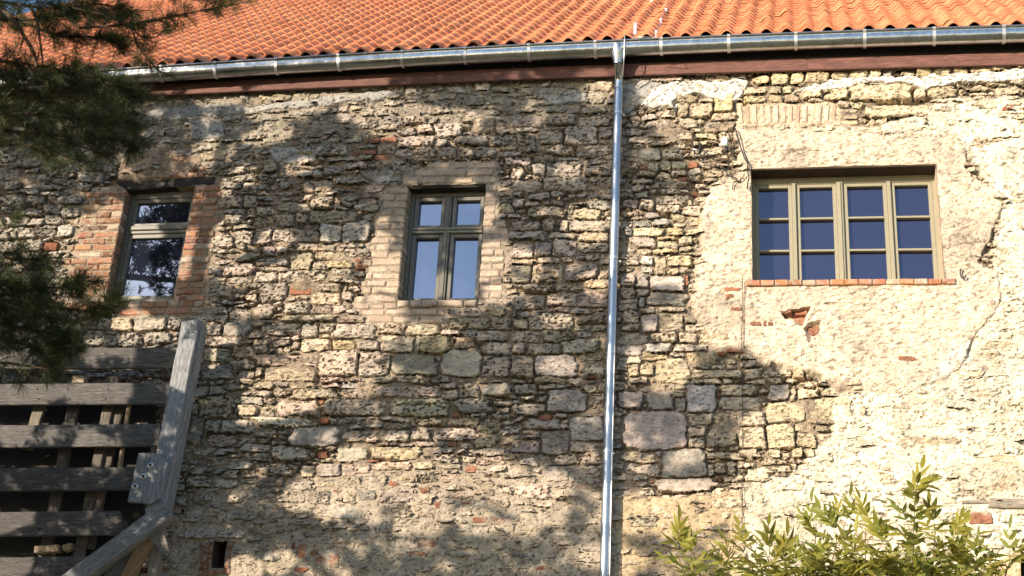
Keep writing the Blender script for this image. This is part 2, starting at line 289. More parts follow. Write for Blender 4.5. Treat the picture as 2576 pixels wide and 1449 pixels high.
TR[1, 2] = """270 45 620 110 y;0 0 120 50 y;660 0 778 42 w;140 125 470 245;500 125 1000 240;1005 125 1430 250;890 35 1390 108;1405 0 1508 42;1405 48 1535 118;1540 5 1695 105;1718 0 1932 92 g;1510 112 1780 215;250 330 645 478 G;650 358 925 448;980 348 1155 430;1170 335 1328 420;1340 338 1670 420;1210 268 1430 308;1440 262 1700 300;0 365 150 418;0 60 120 108;120 475 390 578;625 492 860 598 G;862 490 1250 572 y;900 590 1170 652 y;1195 592 1340 645 y;340 622 458 708 y;468 608 640 706 g;648 610 860 688;0 605 310 695;485 705 810 788 y;815 690 1000 785;235 735 440 798;670 805 760 898;770 815 915 888 g;400 815 580 905;925 795 1220 905;495 918 830 1010 G;870 925 1180 1075;280 825 395 900;0 715 220 785;0 262 400 325;960 252 1050 288;1410 685 1600 748;475 258 545 305 r;470 122 530 160 r;1480 218 1545 255 r;1440 438 1515 468 r;1580 612 1665 672 r;1005 732 1070 785 r;1235 768 1310 830 r;1355 897 1405 948 r;1550 897 1620 922 r;1635 1012 1755 1060 r;1772 1012 1890 1070 r;1225 1177 1370 1232 r;265 1197 310 1258 r;320 1215 400 1335 r;408 1220 480 1320 r;450 1302 540 1358 r;562 1285 635 1400 r;265 1392 400 1440 r;575 792 670 820 r;775 572 935 600 r;470 512 550 568 r"""
TR[2, 2] = """275 42 555 218 g;20 0 188 72;592 75 690 188;440 262 690 440 g;95 275 335 358;220 368 430 538 g;372 282 425 342;75 358 200 388;460 445 680 518;0 155 230 238;520 222 690 250;0 435 208 538;332 553 520 615;525 570 680 612;257 632 440 735 G;450 628 670 712;210 0 430 32;525 12 640 68 y;800 62 990 190 g;1032 62 1225 200 G;1238 108 1335 198 g;840 212 1322 500 G;1130 503 1468 712 G;1075 718 1525 822 G;1325 15 1540 220 g;1578 12 1830 90;1570 112 1880 205 g;1335 232 1512 320;1525 242 1638 330 y;1642 242 1698 318 y;1706 212 1920 328 y;1332 328 1480 405;1482 350 1700 488 y;1342 412 1460 488;1722 340 1932 508 y;840 522 1070 585 y;1075 502 1128 558;880 610 1115 688;1492 535 1720 578 y;1475 582 1590 608;1525 610 1620 678;1480 615 1522 695;1622 602 1690 700;1722 505 1870 558;1650 478 1715 515;1218 52 1320 105;190 228 300 285 r;490 758 580 795 r;190 1378 320 1433 r;1532 58 1568 108 r;1040 732 1070 755 r"""
TR[3, 2] = """0 15 150 138 g;162 52 205 158 y;217 50 380 128 Y;0 150 298 305 y;302 115 630 272 y;635 145 720 250 y;0 325 215 505 y;222 312 360 378 y;365 332 470 372 y;225 382 370 488 y;375 380 550 488 y;300 282 400 308 y;412 287 520 318 y;12 518 90 568;107 542 160 588;182 500 270 568 y;272 507 345 558 y;158 578 310 605;355 510 490 600 y;960 402 1465 518 y;1472 428 1520 492 y;850 362 955 458 y;1560 545 1900 640 y;1555 655 1880 865 y;25 1055 340 1178 y;1490 960 1690 1070 r;1600 192 1710 248 w;1190 197 1280 258 w;1290 735 1440 845 y;0 680 35 715 r;310 1200 420 1300 y;560 820 800 1000 y;1350 1120 1560 1240 y"""
TB = []     # (cx,cz,a,b,kind)
for (tc, tr), s in TR.items():
    for q in s.split(';'):
        q = q.split(); x0, y0, x1, y1 = [float(v)/3 for v in q[:4]]
        x0 += 644*tc; x1 += 644*tc; y0 += 483*tr; y1 += 483*tr; k = q[4] if len(q) > 4 else 's'
        p = at([x0, x1, (x0+x1)/2, (x0+x1)/2], [(y0+y1)/2, (y0+y1)/2, y0, y1])
        c = p.mean(0); TB.append((c[0], c[2], abs(p[1, 0]-p[0, 0])/2, abs(p[2, 2]-p[3, 2])/2, k, math.atan2(p[1, 2]-p[0, 2], p[1, 0]-p[0, 0])))

# ------------------------------------------------------------------ brick courses round the windows (photograph quads)
BR = []      # (quad, kind)
def lin(a, b, t): return a+(b-a)*t
def course(xl, xr, yt, yb, lens, kind, skew=0.0, lean=0.0, start='l', gap=3.0):
    """one course from xl to xr; lens = brick lengths in px from the start side"""
    x = xl if start == 'l' else xr; k = 0
    while True:
        L = lens[k % len(lens)]*(1+rng.normal(0, .05)); k += 1
        if start == 'l':
            x0, x1 = x, min(x+L, xr); x = x1+gap
        else:
            x0, x1 = max(x-L, xl), x; x = x0-gap
        if x1-x0 > 8:
            h = yb-yt; o = lean*h
            s0 = skew*(x0-xl); s1 = skew*(x1-xl)
            BR.append(([(x0+o, yt+s0+rng.normal(0, .4)), (x1+o, yt+s1+rng.normal(0, .4)), (x1, yb+s1), (x0, yb+s0)], kind))
        if (start == 'l' and x >= xr-8) or (start == 'r' and x <= xl+8): break
# left window: red piers
n = 18
for k in range(n):
    y0 = 487+k*16.6; t = (y0-477)/280; xe = lin(320, 265, t)-1; w = [100, 84, 112, 92, 118, 100][k % 6]
    course(xe-w, xe, y0, y0+13.6, [[60, 40, 30], [29, 61, 29]][k % 2], 'r1', skew=-.03, lean=.2, start='r')
for k in range(18):
    y0 = 473+k*16.2; t = (y0-470)/286; xe = lin(490, 436, t)+1; w = [64, 76, 60, 70][k % 4]
    course(xe, xe+w, y0-2, y0+11.4, [[61], [29, 44]][k % 2], 'r1', skew=-.03, lean=.2)
course(290, 512, 762, 777, [30, 28, 34], 'r1', skew=-.02)
course(302, 512, 780, 795, [61, 58], 'r1', skew=-.02)
course(425, 515, 425, 436, [66, 40], 'r1', skew=-.07); course(404, 512, 441, 452, [30, 34, 26], 'r1', skew=-.06)
# middle window: buff piers
for k in range(16):
    y0 = 474+k*18.0; t = (y0-470)/285; xe = lin(1027, 1001, t)-1; w = lin(46, 84, min(1, t*1.5))+[0, 12, 4][k % 3]
    course(xe-w, xe, y0, y0+15.2, [[66, 30], [29, 46, 28]][k % 2], 'b2', lean=.07, start='r')
for k in range(16):
    y0 = 467+k*18.0; t = (y0-465)/290; xe = lin(1221, 1203, t)+1; w = [28, 31, 29][k % 3] if t < .3 else ([48, 56, 62, 60][k % 4])
    course(xe, xe+w, y0, y0+15.2, [[62], [28, 34]][k % 2], 'b2', lean=.05)
course(1013, 1249, 448, 464, [38, 67, 67, 64], 'b2', skew=-.012); course(1047, 1248, 429, 445, [52, 67, 64, 40], 'b2', skew=-.012)
course(1076, 1248, 411, 426, [60, 60, 66], 'b2', skew=-.012)
course(1003, 1201, 757.5, 774, [30, 30, 33, 63, 38], 'b2s'); course(912, 1120, 780, 794, [60, 62, 66], 'b2')
course(928, 1125, 797, 813, [65, 68, 60], 'b2'); course(898, 1000, 749, 762, [54, 46], 'b2'); course(900, 999, 765, 779, [30, 34, 32], 'b2')
# flat soldier arch over the right window
for k in range(14):
    x0 = 1857+k*17.9; o = (k-7)*.5
    BR.append(([(x0+o, 268.5-k*.1), (x0+13.5+o, 268.5-k*.1), (x0+13.2-o*.4, 315-k*.4), (x0-o*.4, 315-k*.4)], 'a3'))
# projecting brick sill under the right window
for k in range(15):
    x0 = 1879.5+k*35.0; x1 = x0+33.2
    BR.append(([(x0, 711.5-k*.33), (x1, 711.2-k*.33), (x1, 725-k*.33), (x0, 725.3-k*.33)], 's3'))
# brick lining of the little hole by the timber frame
for q in ([(509, 1370), (537, 1366), (531, 1432), (505, 1440)], [(574, 1364), (590, 1364), (582, 1434), (567, 1432)], [(505, 1434), (584, 1433), (582, 1448), (504, 1450)]): BR.append((q, 'd5'))
BRW = [(W2(q), k) for q, k in BR]

# ------------------------------------------------------------------ wall fields
ST = .0099
e0 = at([-130, 2930, -130, 2930], [1490, 1490, 230, 150])
GX0, GX1 = e0[:, 0].min(), e0[:, 0].max(); GZ0 = e0[:2, 2].min(); GZ1 = e0[2:, 2].max()+.12
xs = np.arange(GX0, GX1, ST); zs = np.arange(GZ0, GZ1, ST); NX, NZ = len(xs), len(zs)
X, Z = np.meshgrid(xs, zs)
wx = .017*fbm(X, Z, .10, seed=1, o=4, g=.55)+.02*vn(X, Z, .5, seed=5); wz = .011*fbm(X, Z, .09, seed=2, o=4, g=.55)+.014*vn(X, Z, .6, seed=6)
ej = .005*vn(X, Z, .035, .03, seed=8)+.003*vn(X, Z, .018, seed=9)
XW, ZW = X+wx, Z+wz
# occupancy for filling
OC = .02; ox = int((GX1-GX0)/OC)+2; oz = int((GZ1-GZ0)/OC)+2; occ = np.zeros((oz, ox), bool)
def mark(x0, x1, z0, z1):
    occ[max(0, int((z0-GZ0)/OC)):max(0, int(math.ceil((z1-GZ0)/OC))), max(0, int((x0-GX0)/OC)):max(0, int(math.ceil((x1-GX0)/OC)))] = True
SEED = []     # cx cz a b rot p kind grow
for cx, cz, a, b, k, rot in TB:
    if k in 'rB': a *= .97; b *= .97
    SEED.append((cx, cz, a*1.02, b*1.02, rot+rng.normal(0, .02), rng.uniform(3.2, 8), k, .004 if k in 'rB' else .012)); mark(cx-a*.9, cx+a*.9, cz-b*.9, cz+b*.9)
for q, k in BRW:
    c = q.mean(0); a = (q[:, 0].max()-q[:, 0].min())/2; b = (q[:, 1].max()-q[:, 1].min())/2
    SEED.append((c[0], c[1], a, b, 0, 9, '-', 0)); mark(c[0]-a, c[0]+a, c[1]-b, c[1]+b)
for k, q in OPW.items():
    SEED.append((*q.mean(0), np.ptp(q[:, 0])/2-.01, np.ptp(q[:, 1])/2-.01, 0, 9, '-', 0)); mark(q[:, 0].min(), q[:, 0].max(), q[:, 1].min(), q[:, 1].max())
lw = W2([(293, 446), (541, 480)]); SEED.append((*lw.mean(0), abs(lw[1, 0]-lw[0, 0])/2, abs(lw[1, 1]-lw[0, 1])/2, 0, 9, '-', 0)); mark(lw[0, 0], lw[1, 0], lw[1, 1], lw[0, 1])
for a, b, tries in ((.14, .055, 300), (.12, .034, 1200), (.10, .026, 1500), (.075, .032, 1500), (.07, .020, 2500), (.05, .022, 3000), (.045, .014, 4000), (.028, .013, 7000), (.018, .010, 6000)):
    fr = np.argwhere(~occ); pick = fr[rng.integers(0, len(fr), tries)]
    for jz, jx in pick:
        aa = a*rng.uniform(.8, 1.25); bb = b*rng.uniform(.8, 1.3)
        cx = GX0+(jx+.5)*OC; cz = GZ0+(jz+.5)*OC
        s = occ[max(0, int((cz-bb-GZ0)/OC)):int((cz+bb-GZ0)/OC)+1, max(0, int((cx-aa-GX0)/OC)):int((cx+aa-GX0)/OC)+1]
        if s.size == 0 or s.mean() > .10: continue
        SEED.append((cx, cz, aa, bb, .012+rng.normal(0, .05), rng.uniform(2.8, 6.5), 'f', .024)); mark(cx-aa, cx+aa, cz-bb, cz+bb)
NS = len(SEED)
S1 = np.full((NZ, NX), 9.0, np.float32); S2 = S1.copy(); LB = np.full((NZ, NX), -1, np.int32)
def local(i, ext):
    cx, cz, a, b, rot, p, k, g = SEED[i]
    i0 = max(0, int((cx-a-ext-GX0)/ST)); i1 = min(NX, int((cx+a+ext-GX0)/ST)+2)
    j0 = max(0, int((cz-b-ext-GZ0)/ST)); j1 = min(NZ, int((cz+b+ext-GZ0)/ST)+2)
    if i1-i0 < 2 or j1-j0 < 2: return None
    sl = (slice(j0, j1), slice(i0, i1)); w = .15 if k in '-' else (.6 if k in 'rBG' else 1)
    dx = X[sl]+wx[sl]*w-cx; dz = Z[sl]+wz[sl]*w-cz
    u = np.abs((dx*math.cos(rot)+dz*math.sin(rot))/a); v = np.abs((-dx*math.sin(rot)+dz*math.cos(rot))/b)
    d = (u**p+v**p)**(1/p)
    return sl, (d-1)*min(a, b), dx/a, dz/b
for i in range(NS):
    r = local(i, .07)
    if r is None: continue
    sl, s, _, _ = r; a1 = S1[sl]; a2 = S2[sl]; better = s < a1
    S2[sl] = np.where(better, a1, np.minimum(a2, s)); LB[sl] = np.where(better, i, LB[sl]); S1[sl] = np.where(better, s, a1)

# ---- regions (photograph polygons -> wall)
wxx = X+.05*fbm(X, Z, .22, seed=21, o=4, g=.6); wzz = Z+.05*fbm(X, Z, .22, seed=22, o=4, g=.6)
def reg(pts, hard=False): return polysd(W2(pts), X if hard else wxx, Z if hard else wzz)
PA = reg([(1850, 318), (2060, 330), (2110, 318), (2200, 330), (2300, 345), (2400, 345), (2425, 385), (2430, 420), (2450, 450), (2500, 470), (2525, 500), (2510, 560), (2470, 640), (2460, 660), (2505, 690), (2512, 740), (2495, 790), (2460, 830), (2440, 870), (2420, 930), (2380, 960), (2200, 985), (2000, 940), (1900, 900), (1790, 880), (1750, 800), (1740, 730), (1765, 620), (1765, 520), (1790, 470), (1860, 440)])
PB = reg([(2400, 335), (3300, 300), (3300, 1700), (1860, 1700), (1868, 1220), (1990, 1190), (2100, 1090), (2090, 1010), (2200, 980), (2430, 900), (2460, 820), (2500, 640), (2520, 500), (2430, 400)])
PB2 = reg([(2190, 330), (2380, 250), (3300, 230), (3300, 420), (2400, 400)])
PC = reg([(1555, 1245), (1700, 1248), (1850, 1232), (1866, 1230), (1866, 1600), (1545, 1600)])
PD = reg([(318, 385), (410, 372), (470, 390), (510, 405), (470, 440), (400, 452), (300, 457), (300, 425)])
PU = reg([(-100, 230), (1250, 190), (1540, 180), (1540, 275), (1300, 320), (1000, 300), (760, 410), (560, 430), (-100, 420)])
PL = reg([(560, 1210), (900, 1190), (1250, 1165), (1500, 1190), (1560, 1240), (1560, 1700), (400, 1700), (450, 1300)])
PLL = reg([(620, 1370), (900, 1350), (1200, 1260), (1520, 1270), (1560, 1240), (1560, 1700), (400, 1700), (430, 1400)])
PW = np.maximum.reduce([reg(p) for p in (
    [(1615, 268), (1640, 232), (1700, 208), (1860, 203), (1888, 215), (1862, 250), (1845, 262), (1800, 250), (1750, 245), (1715, 250), (1700, 290), (1680, 270), (1650, 272)],
    [(1985, 236), (2010, 222), (2090, 205), (2300, 194), (2400, 192), (2576, 176), (3000, 158), (3000, 182), (2576, 202), (2440, 216), (2350, 224), (2330, 232), (2290, 215), (2190, 212), (2130, 226)],
    [(1640, 232), (1700, 210), (1860, 204), (1850, 225), (1700, 235)],)])
PG = np.maximum.reduce([reg(p) for p in (
    [(355, 290), (450, 270), (560, 262), (650, 268), (800, 248), (860, 240), (1000, 233), (1010, 245), (840, 264), (650, 282), (540, 292), (420, 304), (365, 304)],
    [(1340, 240), (1480, 232), (1478, 262), (1400, 264)], [(675, 377), (790, 372), (800, 405), (690, 410)], [(920, 440), (1010, 432), (1012, 470), (950, 470)],
    [(475, 305), (560, 300), (575, 350), (490, 355)], [(1560, 200), (1640, 195), (1680, 230), (1610, 270), (1570, 300)])])
PJ = reg([(2500, 1420), (2566, 1380), (2680, 1376), (2680, 1600), (2400, 1600)], True)     # smooth reveal of the corner opening
PBR1 = np.maximum(reg([(180, 475), (335, 470), (275, 800), (130, 800)]), reg([(480, 465), (580, 455), (540, 810), (260, 810), (260, 757), (430, 757)]))
PBR2 = np.maximum.reduce([reg([(960, 470), (1030, 460), (1005, 830), (890, 830)]), reg([(1000, 440), (1080, 400), (1256, 396), (1256, 470), (1010, 470)]), reg([(1215, 465), (1262, 460), (1290, 640), (1285, 780), (1195, 780)]), reg([(890, 745), (1230, 750), (1200, 815), (900, 820)])])
PBR3 = reg([(1850, 262), (2112, 258), (2116, 318), (1850, 322)])
def soft(sd, w=.02): return sstep(-w, w, sd)

mort = -.009+.058*fbm(X, Z, .34, .24, seed=31, o=2)+.008*fbm(X, Z, .05, seed=32)
def blend(cur, val, w): return cur*(1-w)+val*w
gsm = fbm(X, Z, .055, .04, seed=33, o=3); gmid = fbm(X, Z, .18, .10, seed=34, o=3)
gmid2 = fbm(X, Z, .5, seed=40, o=2); rid = np.abs(fbm(X, Z, .10, .035, seed=35, o=3)); pit = np.clip(fbm(X, Z, .026, .016, seed=36, o=2)-.22, 0, 1)
pit2 = np.clip(fbm(X, Z, .06, .035, seed=37, o=2)-.30, 0, 1)
paw = .012+.055*(1-sstep(at(2150, 700)[0], at(2380, 700)[0], X)); sPA = sstep(-1, 1, (PA+.05*fbm(X, Z, .3, seed=57, o=4, g=.65)*(paw > .02))/paw)
mort = blend(mort, .010+.014*gmid+.004*gsm, soft(PU, .08))
mort = blend(mort, .018+.011*gmid+.004*gsm-.015*pit, soft(PL, .15))
mort = blend(mort, .034+.008*gmid+.003*gsm-.02*pit, soft(PLL, .10))
mort = blend(mort, .013+.008*gsm+.007*gmid, np.maximum(soft(PBR1, .03), soft(PBR2, .03)))
mort = blend(mort, .030+.005*gsm-.004*pit, soft(PC, .03))
mort = blend(mort, .035+.010*gmid+.004*gsm+.007*fbm(X, Z, .12, .02, seed=39, o=3)*sstep(-.25, .3, gmid2)+.004*fbm(X, Z, .03, .016, seed=55, o=2)-.05*np.clip(pit-.12, 0, 1)*sstep(-.1, .4, gmid2)-.03*pit2, np.maximum(soft(PB, .05), soft(PB2, .06)))
mort = blend(mort, .022+.006*gsm, soft(PBR3, .02))
mort = blend(mort, .030+.004*gsm+.004*gmid, soft(PD, .012))
mort = blend(mort, .034+.006*gsm+.006*gmid, soft(PG, .012))
dash = fbm(X+.4*Z, Z-.15*X, .075, .022, seed=53, o=3); dash2 = fbm(X-.3*Z, Z+.1*X, .05, .018, seed=54, o=2)
mort = blend(mort, .052+.009*gmid-.012*rid*sstep(-.3, .4, fbm(X, Z, .5, seed=38))+.005*gsm+.009*dash*sstep(-.5, .3, gmid2)+.004*dash2-.025*pit2, sPA)
mort = blend(mort, .056+.010*gmid+.006*gsm-.02*pit, soft(PW, .014))
mort = blend(mort, .058+.001*gsm, soft(PJ, .01))
for pts, dep in (([(1968, 790), (2010, 783), (2034, 776), (2020, 806), (2012, 824), (1994, 812), (1972, 808)], .10), ([(2018, 830), (2032, 814), (2062, 810), (2068, 836), (2040, 846), (2034, 866)], .06), ([(1862, 258), (1888, 236), (1898, 245), (1872, 274)], .06), ([(1690, 262), (1712, 250), (1720, 262), (1706, 300), (1692, 290)], .05), ([(535, 388), (470, 392), (505, 384), (518, 372)], .05), ([(1655, 540), (1685, 536), (1688, 552), (1660, 555)], .08), ([(520, 1032), (530, 1010), (518, 1055), (508, 1060)], .05), ([(1025, 405), (1120, 400), (1240, 385), (1250, 398), (1100, 412), (1040, 424)], .03)):
    mort = mort-dep*soft(reg(pts), .008)
for pts in ([(1640, 262), (1690, 225), (1740, 200)], [(1870, 700), (1868, 880), (1867, 1200), (1869, 1345)], [(1555, 1248), (1700, 1246), (1840, 1240)], [(2060, 385), (1930, 386), (1880, 388)], [(1880, 430), (1800, 425)]):
    w = W2(pts); dmin = np.full(X.shape, 9.)
    for a, b in zip(w[:-1], w[1:]):
        e = b-a; t = np.clip(((wxx*.3+X*.7-a[0])*e[0]+(wzz*.3+Z*.7-a[1])*e[1])/(e@e), 0, 1); dmin = np.minimum(dmin, np.hypot(wxx*.3+X*.7-a[0]-e[0]*t, wzz*.3+Z*.7-a[1]-e[1]*t))
    mort = mort-.012*(1-sstep(.002, .009, dmin))

# ---- albedo of mortar and render (linear)
def C(r, g, b): return np.array([r, g, b])
mc = np.empty(X.shape+(3,)); mc[:] = C(.30, .24, .18)
xg = sstep(at(700, 800)[0], at(1700, 800)[0], X)[..., None]
mc = mc*(1-xg*0)+0
def tint(c, w):
    global mc
    mc = mc*(1-w[..., None])+c*w[..., None]
tint(C(.33, .285, .225), soft(PU, .1)); tint(C(.41, .345, .27), soft(PL, .15)); tint(C(.40, .34, .265), soft(PLL, .1))
tint(C(.36, .29, .22), soft(PBR1, .04)); tint(C(.36, .295, .235), soft(PBR2, .04)); tint(C(.50, .385, .25), soft(PC, .03))
tint(C(.73, .66, .52), np.maximum(soft(PB, .06), soft(PB2, .08))); tint(C(.55, .44, .32), soft(PBR3, .02))
tint(C(.33, .255, .19), soft(PD, .012)); tint(C(.40, .385, .36), soft(PG, .012)); tint(C(.63, .525, .41)*(1-.10*sstep(.0, .5, fbm(X, Z, .7, .35, seed=61, o=3)))[..., None] if False else C(.63, .525, .41), sPA)
tint(C(.70, .66, .60), soft(PW, .014)); tint(C(.66, .63, .58), soft(reg([(2330, 940), (2380, 900), (2440, 860), (2450, 940), (2430, 1060), (2360, 1055)]), .06)*.8*sstep(-.25, .15, fbm(X, Z, .12, seed=52, o=3))); tint(C(.60, .45, .28), soft(PJ, .01))
tint(C(.30, .12, .06), soft(reg([(1968, 790), (2034, 776), (2012, 824)]), .01)*.8)
blot = fbm(X, Z, .45, seed=41, o=4, g=.6); fine = fbm(X, Z, .05, seed=42, o=3); grey = sstep(.05, .45, fbm(X, Z, .6, .4, seed=43, o=3))
pale = sstep(.15, .5, fbm(X, Z, .35, .25, seed=44, o=3))
mc = mc*(1+.22*blot+.16*fine)[..., None]
mc = mc*(1-.35*grey[..., None]*(np.maximum(soft(PA), soft(PB))[..., None]*.5+.25))
bw = np.maximum(soft(PB, .05), soft(PL, .1)*.4)[..., None]
mc = mc*(1-.35*pale[..., None]*bw)+C(.66, .62, .54)*(.35*pale[..., None]*bw)
mc = mc*(1-1.2*np.clip(pit*1.3+pit2*.5, 0, .5))[..., None]
mc = np.clip(mc, .02, .85)
# stone colour modulation shared by all stones
upz = sstep(at(1200, 700)[2], at(1200, 420)[2], Z)*(1-sstep(at(1560, 400)[0], at(1780, 400)[0], X))
lich = sstep(-.05, .4, fbm(X, Z, .16, .09, seed=45, o=4, g=.6)+.35*upz-.15)
sfine = fbm(X, Z, .035, .02, seed=46, o=3); swid = fbm(X, Z, .12, .06, seed=47, o=3)
spit = np.clip(fbm(X, Z, .030, .015, seed=48, o=2)-.16, 0, 1); slay = fbm(X, Z, .11, .014, seed=49, o=3)
srid = fbm(X, Z, .05, .035, seed=50, o=3)

# ---- stones
KC = {'s': C(.47, .388, .308), 'f': C(.45, .372, .295), 'g': C(.41, .36, .31), 'G': C(.43, .37, .31), 'y': C(.53, .435, .305), 'Y': C(.57, .46, .30), 'w': C(.55, .50, .42), 'r': C(.30, .135, .085), 'B': C(.60, .47, .33)}
xr = at(1850, 800)[0]; xm = at(1560, 800)[0]
Hs = np.full((NZ, NX), -1.0, np.float32)
stones = []
for i in range(NS):
    cx, cz, a, b, rot, p, k, g = SEED[i]
    if k == '-': continue
    r = local(i, .05)
    if r is None: continue
    sl, s, du, dv = r
    other = np.where(LB[sl] == i, S2[sl], S1[sl])
    e = np.minimum(-s+g, (other-s)/2-.0015)+ej[sl]*(.3 if k in 'rB' else 1)
    own = e > 0
    if own.sum() < 6: continue
    m = mort[sl]; mmean = float(m[own].mean())
    inB = float(soft(PB[sl], .05)[own].mean()); inA = float(sPA[sl][own].mean()); inL = float(soft(PL[sl], .1)[own].mean()); inU = float(soft(PU[sl], .1)[own].mean())
    if inA > .8 and k not in 'rBY': continue
    sm = min(a, b); ru = {'G': .35, 'g': .6, 'r': .35, 'B': .3}.get(k, 1.0)
    if k in 'fs': ru *= rng.uniform(.75, 1.35)
    H = rng.uniform(.012, .058) if k == 'f' else rng.uniform(.028, .062)
    if k in 'Y': H = rng.uniform(.045, .07)
    if k in 'G': H = .05
    if inL > .3: H = .030+rng.uniform(-.004, .012)
    if float(soft(PLL[sl], .1)[own].mean()) > .3: H = .034+rng.uniform(-.012, .008)
    if inB > .5: H = .034+rng.uniform(-.012, .008)
    if inU > .5: H = .024+rng.uniform(-.006, .014)
    if k in 'rB': H = max(.02, mmean+.006)
    if k in 'r' and inA+inB > .5: H = mmean+.010
    rr = max(.007, min(.015, sm*(.24 if k not in 'GrB' else .15)))
    t = np.clip(e/rr, 0, 1); prof = 1-(1-t)**2.6
    base = min(-.03, mmean-.02)
    h = base+(H-base)*prof+np.where(e < 0, e*2.5, 0)
    h = h+(rng.normal(0, .012)*du+(rng.normal(0, .012)-.004)*dv)*prof*(.5 if k in 'GrB' else 1)
    h = h+ru*prof*(.012*swid[sl]+.006*srid[sl]+.008*slay[sl]+.003*sfine[sl]-.045*spit[sl]*(rng.uniform(.4, 1.6) if k in 'sf' else .5))
    keep = (e > -.014) & (h > m-.014)
    if not (own & (h > m-.004)).sum() > 5: continue
    np.maximum(Hs[sl], np.where(own, h, -1), out=Hs[sl])
    c = KC[k].copy(); c = c*(1+rng.normal(0, .13)); c = c*np.array([1+rng.normal(0, .035), 1, 1+rng.normal(0, .05)])
    if k in 'sf':
        w = min(1, max(0, (cx-xm)/(xr-xm))); c = c*(1-w)+C(.57, .475, .35)*w*(1+rng.normal(0, .08))
        w2 = min(1, max(0, (at(700, 800)[0]-cx)/1.5)); c = c*(1-w2)+C(.44, .395, .335)*w2*(1+rng.normal(0, .12))
        if k == 'f' and rng.random() < .008 and inA+inB < .2: c = C(.36, .15, .08)*(1+rng.normal(0, .15))
    col = c*(1+.24*swid[sl]+.20*sfine[sl]+.10*slay[sl])[..., None]
    L = (lich[sl]*(.6 if k not in 'YrB' else .15)*(1-.6*inB))[..., None]
    col = col*(1-L)+C(.29, .27, .24)*(1+.25*sfine[sl])[..., None]*L
    col = col*(1-np.clip(spit[sl]*2.2*ru, 0, .6))[..., None]
    if inL > .3 or inB > .3 or inU > .3:      # mortar smeared over the stone
        sw = (sstep(-.1, .5, fbm(X[sl], Z[sl], .09, seed=60, o=2))*.7)[..., None]; col = col*(1-sw)+mc[sl]*sw
    stones.append([own.sum()*ST*ST, k, sl, h, keep, np.clip(col, .02, .8)])
stones.sort(key=lambda s: -s[0])

# openings mask
inop = np.zeros(X.shape, bool)
for k, q in OPW.items(): inop |= polysd(q, X, Z) > -.004
hid = (Hs-mort > .016)
hidf = hid[:-1, :-1] & hid[1:, :-1] & hid[:-1, 1:] & hid[1:, 1:]
opf = inop[:-1, :-1] | inop[1:, :-1] | inop[:-1, 1:] | inop[1:, 1:]
kf = ~(hidf | opf)
idx = np.arange(NX*NZ).reshape(NZ, NX)
quads = np.stack([idx[:-1, :-1], idx[:-1, 1:], idx[1:, 1:], idx[1:, :-1]], -1)[kf]
used = np.zeros(NX*NZ, bool); used[quads.ravel()] = True; re = np.cumsum(used)-1
wall = obj('wall', np.c_[X.ravel(), -mort.ravel(), Z.ravel()][used], re[quads], M_MAS, house, mc.reshape(-1, 3)[used], smooth=False, origin=(0, 0, 0))
def patch(sl, h, keep):
    ny, nx = h.shape; id2 = np.arange(ny*nx).reshape(ny, nx)
    kq = keep[:-1, :-1] & keep[1:, :-1] & keep[:-1, 1:] & keep[1:, 1:] & ~opf[sl[0].start:sl[0].stop-1, sl[1].start:sl[1].stop-1]
    q = np.stack([id2[:-1, :-1], id2[:-1, 1:], id2[1:, 1:], id2[1:, :-1]], -1)[kq]
    if not len(q): return None
    u = np.zeros(ny*nx, bool); u[q.ravel()] = True; r2 = np.cumsum(u)-1
    V = np.c_[X[sl].ravel(), -h.ravel(), Z[sl].ravel()][u]
    return V, r2[q], u
NST = NBF = 0; rest = MB()
for area, k, sl, h, keep, col in stones:
    r = patch(sl, h, keep)
    if r is None: continue
    V, q, u = r; cc = col.reshape(-1, 3)[u]
    if k in 'rB' and NBF < 60: obj('brick', V, q, M_MAS, wall, cc, False); NBF += 1
    elif k not in 'rB' and NST < 300: obj('stone', V, q, M_MAS, wall, cc, False); NST += 1
    else: rest.add(V, q, cc)
o = rest.build('small_stone', M_MAS, wall, smooth=False); o['kind'] = 'stuff'; o['label'] = 'small rubble stones packed between the larger ones'
print('STONES', NST, 'rest verts', rest.n, 'core', used.sum(), 'bricks', NBF, len(BR))

# ---- laid bricks
BK = {'r1': (C(.35, .17, .105), .026, .13), 'b2': (C(.47, .365, .28), .024, .14), 'b2s': (C(.42, .335, .26), .045, .14), 'a3': (C(.58, .46, .36), .030, .05), 's3': (C(.44, .17, .085), .075, .17), 'd5': (C(.20, .09, .055), .048, .12)}
left = 300-NBF; restb = MB()
for q, k in BRW:
    c, h, dep = BK[k]; hj = .08 if k in ('r1', 's3') else .02; c = c*(1+rng.normal(0, .2 if hj > .05 else .12))*np.array([1, 1+rng.normal(0, hj), 1+rng.normal(0, hj)])
    if k == 'r1' and rng.random() < .16: c = C(.46, .36, .28)*(1+rng.normal(0, .1))
    if k == 'r1' and rng.random() < .12: c = c*.6
    if k == 's3' and rng.random() < .2: c = C(.50, .36, .26)
    if k == 'a3' and rng.random() < .22: c = C(.46, .29, .21)
    V, f = rbox(q, -h-rng.uniform(-.006, .008), dep, .012 if k != 's3' else .007, .0038 if k not in ('s3', 'a3') else .0018)
    cc = np.clip(c*(1+rng.normal(0, .06, (len(V), 1))), .02, .8)
    if left > 0: obj('brick', V, f, M_BRICK, wall, cc, smooth=False); left -= 1
    else: restb.add(V, f, cc)
if restb.n:
    o = restb.build('small_brick', M_BRICK, wall); o['kind'] = 'stuff'

